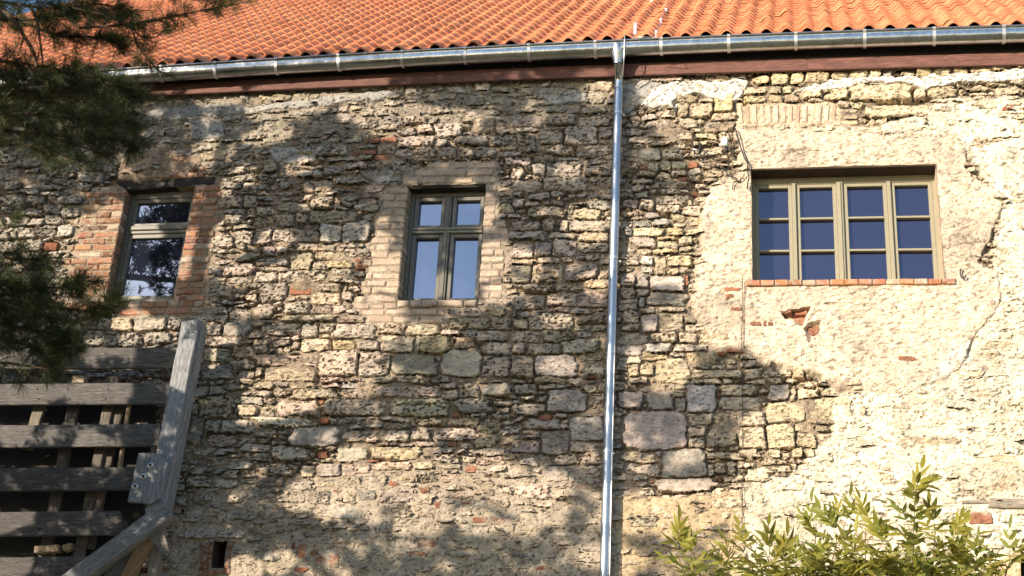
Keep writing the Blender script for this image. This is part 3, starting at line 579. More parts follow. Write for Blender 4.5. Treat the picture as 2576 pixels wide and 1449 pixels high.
# ---- plain masonry behind and around what the photograph shows
wb = MB()
def slab(x0, x1, y0, y1, z0, z1, c=(.33, .27, .19)): wb.add(box_v(x0, x1, y0, y1, z0, z1), BOXF, c)
slab(GX0-4, GX1+4, .30, .60, 0, GZ1+.25)
slab(GX0-4, GX1+4, .0, .30, 0, GZ0+.01, (.42, .35, .27)); slab(GX0-4, GX0+.01, .003, .30, GZ0+.01, GZ1+.1); slab(GX1-.01, GX1+4, -.02, .30, GZ0+.01, GZ1+.1, (.73, .655, .50))
wb.build('wall_base', M_MAS, house)

# ------------------------------------------------------------------ ground
g = obj('ground', [[-150, -150, 0], [150, -150, 0], [150, 150, 0], [-150, 150, 0]], np.array([[0, 1, 2, 3]]), M_GROUND, None, origin=(0, 0, 0)); g['kind'] = 'structure'

# ------------------------------------------------------------------ window openings
def P(q, u, v):
    TL, TR_, BR_, BL = q
    return (TL*(1-u)+TR_*u)*(1-v)+(BL*(1-u)+BR_*u)*v
def bar(mb, q, u0, u1, v0, v1, y0, y1, bev=.004, col=(1, 1, 1)):
    V, f = rbox([P(q, u0, v0), P(q, u1, v0), P(q, u1, v1), P(q, u0, v1)], y0, y1, bev); mb.add(V, f, col)
def reveal(k, name, grow, yf, yb, col, lip=0.0, nseg=14):
    q = OPW[k]; c = q.mean(0); qq = q+np.sign(q-c)*grow; V = []; ring = []
    for s in range(4):
        for t in np.linspace(0, 1, nseg, endpoint=False): ring.append(qq[s]*(1-t)+qq[(s+1) % 4]*t)
    ring = np.array(ring); n = len(ring); nz = vn(ring[:, 0], ring[:, 1], .06, seed=71)
    out = ring+np.sign(ring-c)*lip*(np.abs(ring-c)/np.abs(q-c).max(0)) if lip else ring
    if lip: V.append(np.c_[out[:, 0], np.full(n, yf+.02), out[:, 1]])
    rj = ring+.004*np.c_[nz, vn(ring[:, 0], ring[:, 1], .05, seed=72)]
    V.append(np.c_[rj[:, 0], yf-.003*nz, rj[:, 1]]); V.append(np.c_[ring[:, 0], np.full(n, yb), ring[:, 1]])
    F_ = []; i = np.arange(n); j = (i+1) % n
    for r in range(len(V)-1): F_.append(np.c_[r*n+i, r*n+j, (r+1)*n+j, (r+1)*n+i])
    return obj(name, np.concatenate(V), np.concatenate(F_), M_MAS, house, np.broadcast_to(np.array(col), (n*len(V), 3)), smooth=False)
reveal('w1', 'reveal', .006, .0, .26, (.36, .29, .22)); reveal('w2', 'reveal', .006, .0, .29, (.38, .31, .22))
reveal('w3', 'reveal', .0, -.052, .31, (.50, .40, .29), lip=.03); reveal('w4', 'reveal', .0, -.058, .28, (.60, .45, .28), lip=.03)
reveal('w5', 'reveal', .003, -.01, .26, (.12, .07, .05))
# timber lintel over the left window
V, f = rbox(W2([(293, 459), (541, 446), (540, 463), (318, 481)]), -.012, .22, .006, .003); obj('lintel', V, f, M_DARK, house, None, False, label='dark timber lintel over the left window')
V, f = rbox(W2([(1012, 463), (1250, 459), (1250, 468.5), (1012, 473)]), .012, .24, .004, .002); obj('lintel', V, f, M_DARK, house, None, False)

def tiltp(V):
    a, b = rng.normal(0, .006, 2); V[:, 1] += a*(V[:, 0]-V[:, 0].mean())+b*(V[:, 2]-V[:, 2].mean())
M_DKB = mat('dark_brown_wood', base=(.055, .038, .026), attr=False, n1=(5, .3), n2=(20, .2), bump=((20, .002),), stretch=(1, 10, 10), rough=.8)
def wmesh(mb, name, m, par, label=None): return mb.build(name, m, par, label=label)
# left window: one transom
q = OPW['w1']; w = empty('window', house, (q[:, 0].mean(), .15, q[3, 1]), 'narrow dark framed window with one crossbar between red brick piers')
mb = MB(); y0, y1 = .105, .19
for a in ((-.03, .075, -.02, 1.02), (.95, 1.06, -.02, 1.02)): bar(mb, q, *a, y0, y1)
bar(mb, q, .075, .95, -.02, .055, y0, y1); bar(mb, q, .075, .95, .95, 1.03, y0, y1); wmesh(mb, 'frame', M_FRD, w)
mb = MB(); y0s = .118
for v0, v1 in ((.055, .305), (.375, .95)):
    bar(mb, q, .075, .125, v0, v1, y0s, y1); bar(mb, q, .91, .95, v0, v1, y0s, y1); bar(mb, q, .125, .91, v0, v0+.035, y0s, y1); bar(mb, q, .125, .91, v1-.03, v1, y0s, y1)
wmesh(mb, 'sash', M_FRD, w)
mb = MB(); bar(mb, q, .075, .95, .305, .345, .085, y1, .008); bar(mb, q, .075, .95, .345, .375, .100, y1, .008); wmesh(mb, 'transom', M_FRD, w)
mb = MB(); bar(mb, q, .02, 1.0, .965, .985, .07, .13, .004); wmesh(mb, 'sill_bar', M_FRM, w)
for v0, v1 in ((.09, .275), (.41, .92)):
    V, f = rbox([P(q, .125, v0), P(q, .91, v0), P(q, .91, v1), P(q, .125, v1)], .150, .160, .0005); tiltp(V); obj('pane', V, f, M_GL, w, None, False)
# middle window: cross of mullion and transom
q = OPW['w2']; w = empty('window', house, (q[:, 0].mean(), .15, q[3, 1]), 'grey olive cross window of four panes in buff brickwork')
mb = MB(); y0, y1 = .145, .24
for a in ((-.02, .055, -.02, 1.02), (.965, 1.04, -.02, 1.02)): bar(mb, q, *a, y0, y1)
bar(mb, q, .055, .965, -.02, .045, y0, y1); bar(mb, q, .055, .965, .968, 1.03, y0, y1); wmesh(mb, 'frame', M_FRD, w)
mb = MB(); bar(mb, q, .462, .545, .045, .968, .132, y1, .006); bar(mb, q, .485, .522, .045, .968, .120, .14, .006); wmesh(mb, 'mullion', M_FRD, w)
mb = MB(); bar(mb, q, .055, .965, .326, .352, .115, y1, .007); bar(mb, q, .055, .965, .352, .376, .126, y1, .006); wmesh(mb, 'transom', M_FRM, w)
for u0, u1 in ((.055, .462), (.545, .965)):
    for v0, v1 in ((.045, .326), (.376, .968)):
        mb = MB(); ys = .156
        bar(mb, q, u0+.004, u0+.058, v0, v1, ys, y1); bar(mb, q, u1-.054, u1-.004, v0, v1, ys, y1)
        bar(mb, q, u0+.058, u1-.054, v0+.002, v0+.034, ys, y1); bar(mb, q, u0+.058, u1-.054, v1-.03, v1, ys, y1); wmesh(mb, 'sash', M_FRD, w)
        V, f = rbox([P(q, u0+.058, v0+.034), P(q, u1-.054, v0+.034), P(q, u1-.054, v1-.03), P(q, u0+.058, v1-.03)], .205, .215, .0005); tiltp(V); obj('pane', V, f, M_GL, w, None, False)
# right window: four sashes of three panes
q = OPW['w3']; w = empty('window', house, (q[:, 0].mean(), .15, q[3, 1]), 'wide olive beige window of four sashes with three panes each')
mb = MB(); y0, y1 = .165, .25
bar(mb, q, -.02, .016, -.03, 1.03, y0, y1); bar(mb, q, .985, 1.03, -.03, 1.03, y0, y1); bar(mb, q, .016, .985, -.03, .070, y0, y1); bar(mb, q, .016, .985, .975, 1.04, y0, y1)
wmesh(mb, 'frame', M_FRL, w)
mb = MB(); bar(mb, q, .466, .502, .055, .975, .150, y1, .006); bar(mb, q, .480, .490, .070, .975, .138, .16, .004); wmesh(mb, 'mullion', M_FRL, w)
for a in ((.222, .244), (.741, .763)):
    mb = MB(); bar(mb, q, *a, .062, .975, .148, y1, .006); wmesh(mb, 'mullion', M_FRL, w)
for u0, u1 in ((.016, .222), (.244, .466), (.502, .741), (.763, .985)):
    s0 = u0+.024 if u0 > .5 and u0 < .6 else u0+.021; s1 = u1-.021; v0, v1 = .070, .975; ys = .174
    mb = MB(); bar(mb, q, u0, s0, v0, v1, ys, y1); bar(mb, q, s1, u1, v0, v1, ys, y1); bar(mb, q, s0, s1, v0, .098, ys, y1); bar(mb, q, s0, s1, .945, v1, ys, y1); wmesh(mb, 'sash', M_FRL, w)
    for vb in (.378, .664): mb = MB(); bar(mb, q, s0, s1, vb-.009, vb+.009, .172, .226, .003); wmesh(mb, 'glazing_bar', M_FRL, w)
    for a, b in ((.098, .369), (.387, .655), (.673, .945)):
        V, f = rbox([P(q, s0, a), P(q, s1, a), P(q, s1, b), P(q, s0, b)], .222, .23, .0005); tiltp(V); obj('pane', V, f, M_GL3, w, None, False)
q = OPW['w3']; V, f = rbox([P(q, -.01, -.012), P(q, 1.01, -.012), P(q, 1.008, .012), P(q, -.008, .012)], -.044, .17, .004, .001); obj('lintel', V, f, M_DKB, house, None, False, label='dark wooden lintel board over the wide window')
# near-black panels standing in for the unlit depth of the two holes
for k in ('w4', 'w5'):
    q = OPW[k]; c = q.mean(0); qq = q+np.sign(q-c)*.03
    V, f = rbox(qq, .24, .29, .001); obj('recess_shade', V, f, M_IN, house, None, False)

# ------------------------------------------------------------------ eaves: boards, gutter, roof
def fitz(pts, y, deg=2):
    p = np.array(pts, float); a = at(p[:, 0], p[:, 1], y); return np.polyfit(a[:, 0], a[:, 2], deg)
RIM = fitz([(433, 166), (644, 146.5), (861, 132.5), (1288, 114.5), (1600, 99), (1931, 84), (2250, 73), (2575, 61)], -.335)
FB = fitz([(363, 243), (644, 227), (980, 212), (1288, 197), (1600, 189), (1931, 183), (2250, 173), (2575, 158)], -.11)
EX0, EX1 = GX0-3.6, GX1+2.2
def boardstrip(name, x0, x1, mat_, parent, label=None):
    xx = np.linspace(x0, x1, 24); zb = np.polyval(FB, xx); n = len(xx); V = []
    for y, dz in ((-.11, 0.006), (-.11, .135), (-.08, .135), (-.08, 0), (-.104, 0)): V.append(np.c_[xx, np.full(n, y), zb+dz])
    F_ = []; i = np.arange(n-1)
    for r in range(5): s = (r+1) % 5; F_.append(np.c_[r*n+i, r*n+i+1, s*n+i+1, s*n+i])
    F_ = np.concatenate(F_); return obj(name, np.concatenate(V), F_, mat_, parent, None, False, label=label)
cuts = [EX0]+[float(at(px, 190, -.09)[0]) for px in (560, 1097, 1617, 2032)]+[EX1]
for a, b in zip(cuts[:-1], cuts[1:]): boardstrip('fascia_board', a+.0015, b-.0015, M_WOODP, house)
# boarded soffit closing the gap over the wall
xx = np.linspace(EX0, EX1, 30); zb = np.polyval(FB, xx); n = len(xx); i = np.arange(n-1)
obj('eaves_shade_backing', np.r_[np.c_[xx, np.full(n, -.084), zb+.02], np.c_[xx, np.full(n, -.084), zb+.42]], np.c_[i, i+1, n+i+1, n+i], M_DARK, house, None, False)  # near-black sheet: shade of the recess over the fascia put into colour
xx = np.linspace(EX0, EX1, 30); zb = np.polyval(FB, xx)+.05; n = len(xx); i = np.arange(n-1)
obj('soffit', np.r_[np.c_[xx, np.full(n, -.056), zb], np.c_[xx, np.full(n, .6), zb]], np.c_[i, i+1, n+i+1, n+i], M_DARK, house, None, False)
# gutter
gw, gh = .082, .062
prof = [(-gw-.012, .004), (-gw-.020, -.002), (-gw-.021, -.012), (-gw-.013, -.019), (-gw-.004, -.017), (-gw, -.022), (-gw, -gh*.6)]
prof += [(-gw*math.cos(t), -gh-gw*math.sin(t)) for t in np.linspace(0, math.pi, 13)]+[(gw, .02), (gw-.006, .02)]
inner = [((gw-.004)*math.cos(t), -gh-(gw-.004)*math.sin(t)) for t in np.linspace(0, math.pi, 9)]+[(-gw+.004, -.01)]
prof = np.array(prof+inner); GY = -.243
def gut(name, x0, x1, mat_, parent, off=0.0, pr=prof, closed=True, n=40):
    xx = np.linspace(x0, x1, n); zz = np.polyval(RIM, xx); m = len(pr)
    V = np.concatenate([np.c_[xx, np.full(n, GY+p[0]), zz+p[1]] for p in pr]); F_ = []; i = np.arange(n-1)
    for r in range(m if closed else m-1): s = (r+1) % m; F_.append(np.c_[r*n+i, s*n+i, s*n+i+1, r*n+i+1])
    return obj(name, V, np.concatenate(F_), mat_, parent, None, True)
gutter = gut('gutter', EX0, EX1, M_ZINC, house); gutter['label'] = 'long zinc gutter under the tile edge'
bo = np.array([(-gw-.014, .010), (-gw-.025, .002), (-gw-.026, -.016), (-gw-.010, -.026), (-gw-.006, -.05)]+[(-(gw+.007)*math.cos(t), -gh-(gw+.007)*math.sin(t)) for t in np.linspace(0, math.pi, 13)]+[(gw+.006, .02)])
bi = bo*.0+bo; bi = bo+np.array([(.004 if p[0] < 0 else -.004, 0.0) for p in bo]); bp = np.concatenate([bo, bi[::-1]])
bx = [float(at(px, 112-(px-1560)*.049, GY-gw)[0]) for px in (541, 694, 851, 1011, 1169, 1330, 1497, 1663, 1833, 2002, 2175, 2350, 2525)]
bx = [bx[0]-.63*k for k in (5, 4, 3, 2, 1)]+bx+[bx[-1]+.63]
for x in bx: gut('gutter_bracket', x-.016, x+.016, M_STEEL, gutter, pr=bp, n=2)
for x in bx: # nail heads / dark stubs of the brackets on the fascia
    pass
# roof
PIT = R(37.6); TWID, TLEN, EXPO = .206, .34, .258
def prof_t(u):
    d = np.abs((u-.148+TWID/2) % TWID-TWID/2); t = np.clip(1-d/.078, 0, 1); return .053*np.sin(np.pi/2*t)**1.35-.004*np.cos(np.pi*np.clip((d-.06)/.043, -1, 1)/2)*(d > .06)
def tile_mesh(colr):
    uu = np.r_[np.linspace(-.004, .06, 4), np.linspace(.074, .216, 12)]; n = len(uu); f = prof_t(np.clip(uu, .0456, .2386)) if False else prof_t(uu)
    rows = [(-.0, .003), (0.0, .016), (TLEN, .0), (0.012, .004)]
    V = []
    V.append(np.c_[uu, np.zeros(n), f+.008]); V.append(np.c_[uu, np.full(n, .002), f+.026]); V.append(np.c_[uu, np.full(n, .02), f+.027]); V.append(np.c_[uu, np.full(n, TLEN), f+.001])
    V.append(np.c_[uu, np.full(n, .05), f+.002])
    F_ = []; i = np.arange(n-1)
    for a, b in ((0, 1), (1, 2), (2, 3), (4, 0)): F_.append(np.c_[a*n+i, a*n+i+1, b*n+i+1, b*n+i])
    return np.concatenate(V), np.concatenate(F_), colr
roof = empty('roof', house, (0, -.27, float(np.polyval(RIM, 0))), 'steep roof of new orange clay pantiles')
tcols = [C(.57, .225, .11)*k*np.array([1, s, s]) for k, s in ((1, 1), (.93, .96), (1.06, 1.06), (.97, 1.1), (1.03, .94), (.84, .98))]
tms = []
for c in tcols: V, f, cc = tile_mesh(c); tms.append((V, f, cc, mkmesh('roof_tile', V, f, M_TILE, np.broadcast_to(cc, V.shape), True)))
for t in tms:
    t[3].polygons.foreach_set('use_smooth', np.r_[np.zeros(15), np.ones(30), np.zeros(15)].astype(bool)[:len(t[3].polygons)])
cp, sp = math.cos(PIT), math.sin(PIT)
EY, EZ = -.27, .018
cols_ = np.arange(EX0, EX1, TWID); cand = []
for ci, x in enumerate(cols_):
    for ri in range(64):
        z0 = np.polyval(RIM, x+.1)+EZ; pos = np.array([x, EY+ri*EXPO*cp, z0+ri*EXPO*sp])
        px, py = prj(pos); vis = -60 < px < 2640 and py > -25
        if py < -90 or px < -300 or px > 2850: continue
        cand.append((0 if vis and not (px < 300) else 1, ri, ci, pos))
cand.sort(key=lambda c: (c[0], c[1], c[2])); restt = MB()
for k, (vis, ri, ci, pos) in enumerate(cand):
    t = tms[rng.integers(0, 6)]; roll = math.atan(np.polyval(np.polyder(RIM), pos[0])); jr = rng.normal(0, .006, 3)
    E = Euler((PIT+jr[0], -roll+jr[1], jr[2]*.7)); pos = pos+np.array([rng.normal(0, .003), 0, rng.normal(0, .002)])
    if k < 300:
        o = bpy.data.objects.new('roof_tile', t[3]); link(o, roof, pos); o.rotation_euler = E
    else:
        m3 = np.array(E.to_matrix()); restt.add(t[0]@m3.T+pos, t[1], t[2])
o = restt.build('upper_roof_tile', M_TILE, roof, smooth=True); o['kind'] = 'stuff'; o['label'] = 'upper courses of the orange pantiles'
xx = np.linspace(EX0, EX1, 20); zz = np.polyval(RIM, xx)+EZ-.03; n = len(xx); i = np.arange(n-1); Ls = 63*EXPO
V = np.r_[np.c_[xx, np.full(n, EY+.06), zz+.03], np.c_[xx, np.full(n, EY+Ls*cp), zz+Ls*sp], np.c_[xx, np.full(n, EY+2*Ls*cp), zz]]
obj('roof_boarding', V, np.r_[np.c_[i, i+1, n+i+1, n+i], np.c_[n+i, n+i+1, 2*n+i+1, 2*n+i]], M_TILE, roof, np.broadcast_to(tcols[0], (3*n, 3)), False)

# ------------------------------------------------------------------ downpipe
def A3(px, py, y): return at(px, py, y)
pipe = empty('downpipe', house, A3(1520, 1449, -.13)*np.array([1, 1, 0]), 'round zinc downpipe below the gutter')
pt = [A3(1555, 138, -.245), A3(1555.5, 156, -.235), A3(1556.5, 176, -.195), A3(1557, 200, -.145), A3(1556.5, 222, -.13)]
b_ = A3(1520, 1449, -.13); top = pt[-1]; low = top+(b_-top)*(top[2]/(top[2]-b_[2]))
V, f = tube(smoothpath(pt, 24), .048, 24, False); obj('swan_neck', V, f, M_ZINC, pipe)
V, f = tube([top+(b_-top)*t for t in np.linspace(-.004, 1.02, 8)]+[low], .0455, 24, False); obj('pipe', V, f, M_PIPE, pipe)
for yy in (221, 285, 322, 620, 650, 686, 891, 1073, 1096, 1136, 1178, 1343):
    x = 1556.5-(yy-222)*.02974; c = A3(x, yy, -.13); h = .006 if yy not in (221, 650, 1136, 285) else .014
    d = (b_-top)/np.linalg.norm(b_-top); V, f = tube([c-d*h, c+d*h], .0485 if h < .01 else .0495, 24, False); obj('pipe_collar' if h < .01 else 'pipe_clamp', V, f, M_PIPE if h < .01 else M_STEEL, pipe)
for x, yy in ((1570, 290), (1560.5, 658), (1543.5, 1141)):
    c = A3(x, yy, -.145); V, f = tube([c+np.array([0, .02, 0]), c-np.array([0, .012, 0])], [.012, .012], 10); obj('clamp_screw', V, f, M_STEEL, pipe)
# hopper
zc = np.polyval(RIM, A3(1556, 120, GY)[0]); hx = A3(1556, 120, GY)[0]
hp = np.array([[hx, GY, zc-.03], [hx, GY, zc-gh], [hx, GY, zc-gh-gw*.8], [hx, GY, zc-gh-gw-.06], [hx, GY+.0, zc-gh-gw-.10]])
V, f = tube(hp, [.090, .091, .084, .054, .051], 24, False); obj('hopper', V, f, M_ZINC, pipe)

# lightning conductor
lc = thing('lightning_conductor', 'thin bright lightning rod wire running down the roof and beside the downpipe', 'lightning rod', A3(1541, 1449, -.15)*np.array([1, 1, 0]))
rp = [A3(1572, 86, -.29), A3(1571.5, 94, -.36), A3(1571, 112, -.368), A3(1569.5, 150, -.345), A3(1566, 190, -.23), A3(1563.5, 225, -.155), A3(1557, 480, -.150), A3(1549, 760, -.150), A3(1541, 1100, -.150), A3(1533.5, 1449, -.150)]
rp = np.array(rp); end = rp[-1]+(rp[-1]-rp[-2])*(rp[-1][2]/(rp[-2][2]-rp[-1][2])); rp = np.r_[rp, [end]]
V, f = tube(smoothpath(rp, 60), .0065, 8); obj('rod', V, f, M_STEEL, lc)
def roofpt(px, py):   # point of the tile plane seen at a pixel
    d = _fwd+((px-CX)/F)*RT-((py-CY)/F)*UP
    nrm = np.array([0, -sp, cp]); x0 = at(px, py, EY)[0]; p0 = np.array([0, EY, np.polyval(RIM, x0)+EZ+.085]); t = nrm@(p0-CAM)/(nrm@d); return CAM+d*t
wp = [roofpt(*p) for p in ((1690, -40), (1680, 0), (1675, 20), (1664, 48), (1655, 74), (1650, 88), (1640, 93), (1590, 94))]
V, f = tube(np.array(wp), .004, 6); obj('wire', V, f, M_STEEL, lc)
for p in ((1676, 24), (1663, 50), (1651, 80)):
    c = roofpt(*p); V, f = tube([c-np.array([0, 0, .075]), c-np.array([0, 0, .02]), c+np.array([0, 0, .012])], [.010, .012, .016], 8); obj('wire_holder', V, f, M_WHITE, lc)
for p in ((1598, 86), (1639, 4)):
    c = roofpt(*p); a = c-np.array([0, 0, .07]); d = np.array([0, cp, sp])
    V, f = rbox([(a[0]-.017, a[2]+.19), (a[0]+.017, a[2]+.19), (a[0]+.017, a[2]+.05), (a[0]-.017, a[2]+.05)], a[1]-.03, a[1]-.024, .002); obj('holder_strip', V, f, M_STEEL, lc, None, False)

# ------------------------------------------------------------------ embedded beam low on the right
mb = MB()
for qd, hh in (([(2418, 1262), (2487, 1259), (2487, 1270), (2419, 1272)], .05), ([(2484, 1257), (2700, 1262), (2700, 1287), (2484, 1279)], .062)):
    V, f = rbox(W2(qd), -hh, .05, .008, .003); mb.add(V, f, (.30, .26, .21))
M_WGREYX = M_WGREY
mb.build('embedded_beam', M_WGREYX, wall, label='grey weathered timber let into the wall')

# ------------------------------------------------------------------ small fittings on the wall
def U2(x, y): return 1698+x/8.23, 302+y/8.23
def wire(name, pts, y, r, label, group=None):
    P3 = np.array([at(*U2(*p), -(y if np.isscalar(y) else y[k])) for k, p in enumerate(pts)])
    V, f = tube(smoothpath(P3, 40), r, 6); o = obj(name, V, f, M_BLACK, None); o['label'] = label; o['category'] = 'cable'
    if group: o['group'] = group
    return o
gl = 'loose cables hanging by the right window'
wire('cable', [(1090, 190), (1150, 190), (1185, 300), (1170, 480), (1140, 600), (1092, 700), (1095, 780), (1120, 880), (1112, 960), (1070, 1030), (1040, 1050), (960, 1058), (935, 1025), (985, 998), (1050, 1015), (1072, 1060), (1080, 1130), (1180, 1175), (1295, 1222)], .10, .0055, 'black cable curling into a small loop below the white lamp socket', gl)
wire('cable', [(1175, 160), (1245, 180), (1310, 370), (1370, 590), (1410, 700), (1440, 790), (1500, 890), (1510, 950), (1490, 1020), (1520, 1120), (1530, 1210), (1505, 1310), (1500, 1430)], .09, .0075, 'thick black cable slanting down to the top left corner of the wide window', gl)
wire('cable', [(545, 570), (640, 680), (740, 745), (860, 772), (940, 752), (1000, 715)], .075, .0045, 'thin black cable sagging between lamp socket and iron bracket', gl)
wire('cable', [(395, 690), (410, 770), (500, 825), (580, 850), (660, 910), (740, 980), (790, 978)], .07, .0045, 'short black cable end drooping under the rusty iron bracket', gl)
wire('cable', [(1450, 1110), (1400, 1190), (1340, 1250), (1230, 1290), (1195, 1370), (1190, 1450)], .075, .004, 'thin dark cable end curving down beside the wide window', gl)
def hang(px0, py0, px1, py1, y):
    P3 = np.array([at(px0, py0, -y), at((px0+px1)/2, (py0+py1)/2, -y), at(px1, py1, -y)]); return P3
V, f = tube(np.array([at(1873, 711, -.066), at(1871, 760, -.066), at(1868.5, 883, -.066), at(1867.5, 1199, -.05), at(1868.5, 1349, -.045)]), .003, 6)
o = obj('wire', V, f, M_IRON, None); o['label'] = 'thin dark wire hanging straight down from the left end of the brick sill'; o['category'] = 'wire'
# lamp socket
c = at(*U2(1030, 470), -.11); ls = thing('lamp_socket', 'white bell shaped lamp socket hanging left above the wide window', 'lamp socket', c)
V, f = tube([c+np.array([0, 0, .06]), c+np.array([0, 0, .05]), c+np.array([0, 0, -.01]), c+np.array([-.01, 0, -.035]), c+np.array([-.012, 0, -.042])], [.022, .036, .038, .050, .046], 14); obj('shade', V, f, M_WHITE, ls)
V, f = tube([c+np.array([.02, 0, -.042]), c+np.array([.022, 0, -.11])], [.02, .014], 10); obj('bulb_holder', V, f, M_BLACK, ls)
V, f = tube([c+np.array([0, .02, .06]), c+np.array([.01, .05, .16]), c+np.array([.02, .09, .155])], .007, 6); obj('hook', V, f, M_IRON, ls)
c = at(*U2(370, 430), -.10); ib = thing('iron_bracket', 'rusty upright iron bracket with broken fitting left of the lamp socket', 'bracket', c)
V, f = tube([at(*U2(352, 270), -.06), at(*U2(358, 300), -.10), at(*U2(372, 590), -.10)], .009, 8); obj('rod', V, f, M_IRON, ib)
V, f = tube([at(*U2(525, 490), -.09), at(*U2(522, 560), -.09), at(*U2(512, 700), -.09)], [.016, .012, .012], 8); obj('plug', V, f, M_BLACK, ib)
V, f = tube([at(*U2(375, 597), -.11), at(*U2(480, 635), -.10)], .008, 8); obj('terminal', V, f, M_WHITE, ib)
V, f = tube([at(*U2(390, 600), -.105), at(*U2(410, 690), -.10), at(*U2(480, 710), -.095), at(*U2(505, 660), -.09)], .010, 8); obj('loop', V, f, M_BLACK, ib)
P3 = np.array([at(2418, 676, -.075), at(2415.5, 684, -.078), at(2416.5, 692, -.08), at(2420, 699, -.08), at(2427, 699, -.08), at(2430, 692, -.08)])
V, f = tube(smoothpath(P3, 24), .0075, 8); o = obj('iron_hook', V, f, M_IRON, None); o['label'] = 'bent rusty iron hook in the render right of the brick sill'; o['category'] = 'hook'

# ------------------------------------------------------------------ timber frame at the left
TY = -.44
tf = thing('timber_frame', 'weathered grey timber frame with horizontal boards leaning before the wall', 'timber frame', at(300, 1449, TY)*np.array([1, 1, 0]))
def timber(name, p0, p1, w, yf, dep, colr, taper=0.0, label=None, par=None, cut=None):
    a, b = at(*p0, yf), at(*p1, yf); d = b-a; L = np.linalg.norm(d); th = math.atan2(d[2], d[0]); c = (a+b)/2
    n = 10; xx = np.linspace(-L/2, L/2, n); V = []
    for k, x in enumerate(xx):
        r = rng.normal(0, .0015, (8, 2)); bv = .007; ww = w/2
        ring = [(bv, -ww), (0, -ww+bv), (0, ww-bv), (bv, ww), (dep-bv, ww), (dep, ww-bv), (dep, -ww+bv), (dep-bv, -ww)]
        for q, (y, z) in enumerate(ring):
            xo = 0
            if cut and k == n-1: xo = cut*z
            if cut and k == 0: xo = -abs(cut)*0
            V.append((x+xo, y+r[q, 0], z+r[q, 1]))
    V = np.array(V); F_ = []; i = np.arange(8); j = (i+1) % 8
    for k in range(n-1): F_.append(np.c_[k*8+i, k*8+j, (k+1)*8+j, (k+1)*8+i])
    caps = [np.array([[0, 1, 2, 3], [0, 3, 4, 7], [4, 5, 6, 7]]), np.array([[0, 1, 2, 3], [0, 3, 4, 7], [4, 5, 6, 7]])+(n-1)*8]
    colv = np.asarray(colr)*(1+rng.normal(0, .05, (len(V), 1)))
    me = mkmesh(name, V, F_+caps, M_WGREY, colv, False); o = bpy.data.objects.new(name, me); link(o, par or tf, c); o.rotation_euler = (0, -th, 0)
    if label: o['label'] = label
    return o
GB = C(.115, .11, .108); GL = C(.29, .30, .32)
NAILS = []
bd = [(901, 437, 51), (990.5, 415, 53), (1096, 392, 55), (1205, 372, 57), (1317, 312, 60), (1432, 232, 62)]
for k, (yc, xr_, hh) in enumerate(bd):
    sc = np.linalg.norm(at(200, yc+hh/2, TY+.03)-at(200, yc-hh/2, TY+.03))
    bo_ = timber('board', (-160, yc+3), (xr_+(8 if k < 4 else -4), yc-2), sc, TY+.04+.006*rng.normal(), .05, GB*(1+rng.normal(0, .12)), cut=(.0 if k < 4 else -.35))
    for nx in (95, 175, 268, xr_-22):
        for dy in (-.24, .22):
            c = at(nx+rng.normal(0, 4), yc+dy*hh, TY+.034); V, f = tube([c+np.array([0, .012, 0]), c-np.array([0, .004, 0])], [.006, .0075], 7); obj('nail', V, f, M_IRON, bo_) if False else NAILS.append((c, V, f, bo_))
for c, V, f, bo_ in NAILS:
    me = mkmesh('nail', V-c, f, M_IRON, None, False); o = bpy.data.objects.new('nail', me); COL.objects.link(o); o.parent = bo_
    th = -bo_.rotation_euler[1]; d = c-WORLD0[bo_.name]; o.location = (d[0]*math.cos(th)+d[2]*math.sin(th), d[1], -d[0]*math.sin(th)+d[2]*math.cos(th))
wpx = lambda px: px/285.0
timber('post', (386, 1290), (479, 806), wpx(52), TY-.10, .24, GL*1.0, label='pale grey leaning post', cut=-.2)
timber('post', (404, 1300), (500, 820), wpx(22), TY-.04, .15, GL*.95)
timber('diagonal_beam', (120, 1500), (417, 1281), wpx(50), TY-.24, .15, GL*.85, cut=-.3)
timber('brace', (290, 1500), (372, 1346), wpx(34), TY-.12, .10, C(.30, .20, .12), label='brown upright brace under the diagonal beam')
timber('post', (372, 1520), (398, 1300), wpx(26), TY-.02, .12, C(.26, .23, .20))
timber('post', (246, 1530), (330, 1372), wpx(64), TY-.06, .06, C(.17, .165, .165))
V, f = rbox(W2([(368, 1346), (404, 1316), (428, 1392), (416, 1398)], TY-.16), TY-.16, TY-.135, .004); obj('gusset', V, f, M_WGREY, tf, np.broadcast_to(C(.22, .2, .185), (len(V), 3)), False)
# bolted plate
mb = MB(); yp = TY-.17
for qd, yo in (([(348, 1140), (380, 1138), (352, 1264), (320, 1262)], 0), ([(381, 1139), (402, 1141), (421, 1166), (400, 1252), (377, 1268), (353, 1264)], 0.006)):
    w_ = W2(qd, yp+yo)
    if len(qd) == 4: V, f = rbox(w_, yp+yo, yp+.07, .005); mb.add(V, f, GL*.8)
    else:
        n = 6; V = np.r_[np.c_[w_[:, 0], np.full(n, yp+yo), w_[:, 1]], np.c_[w_[:, 0], np.full(n, yp+.07), w_[:, 1]]]
        mb.add(V, [np.array([[0, 1, 2, 3], [0, 3, 4, 5]])] + [np.array([[k, (k+1) % n, n+(k+1) % n, n+k] for k in range(n)])], GL*.9)
M_WGREYZ = mat('weathered_timber_upright', n1=(4, .45), n2=(16, .4), bump=((10, .006), (30, .003)), stretch=(14, 14, 1.0), rough=.9, spec=.15)
pl = mb.build('bolted_plate', M_WGREYZ, tf)
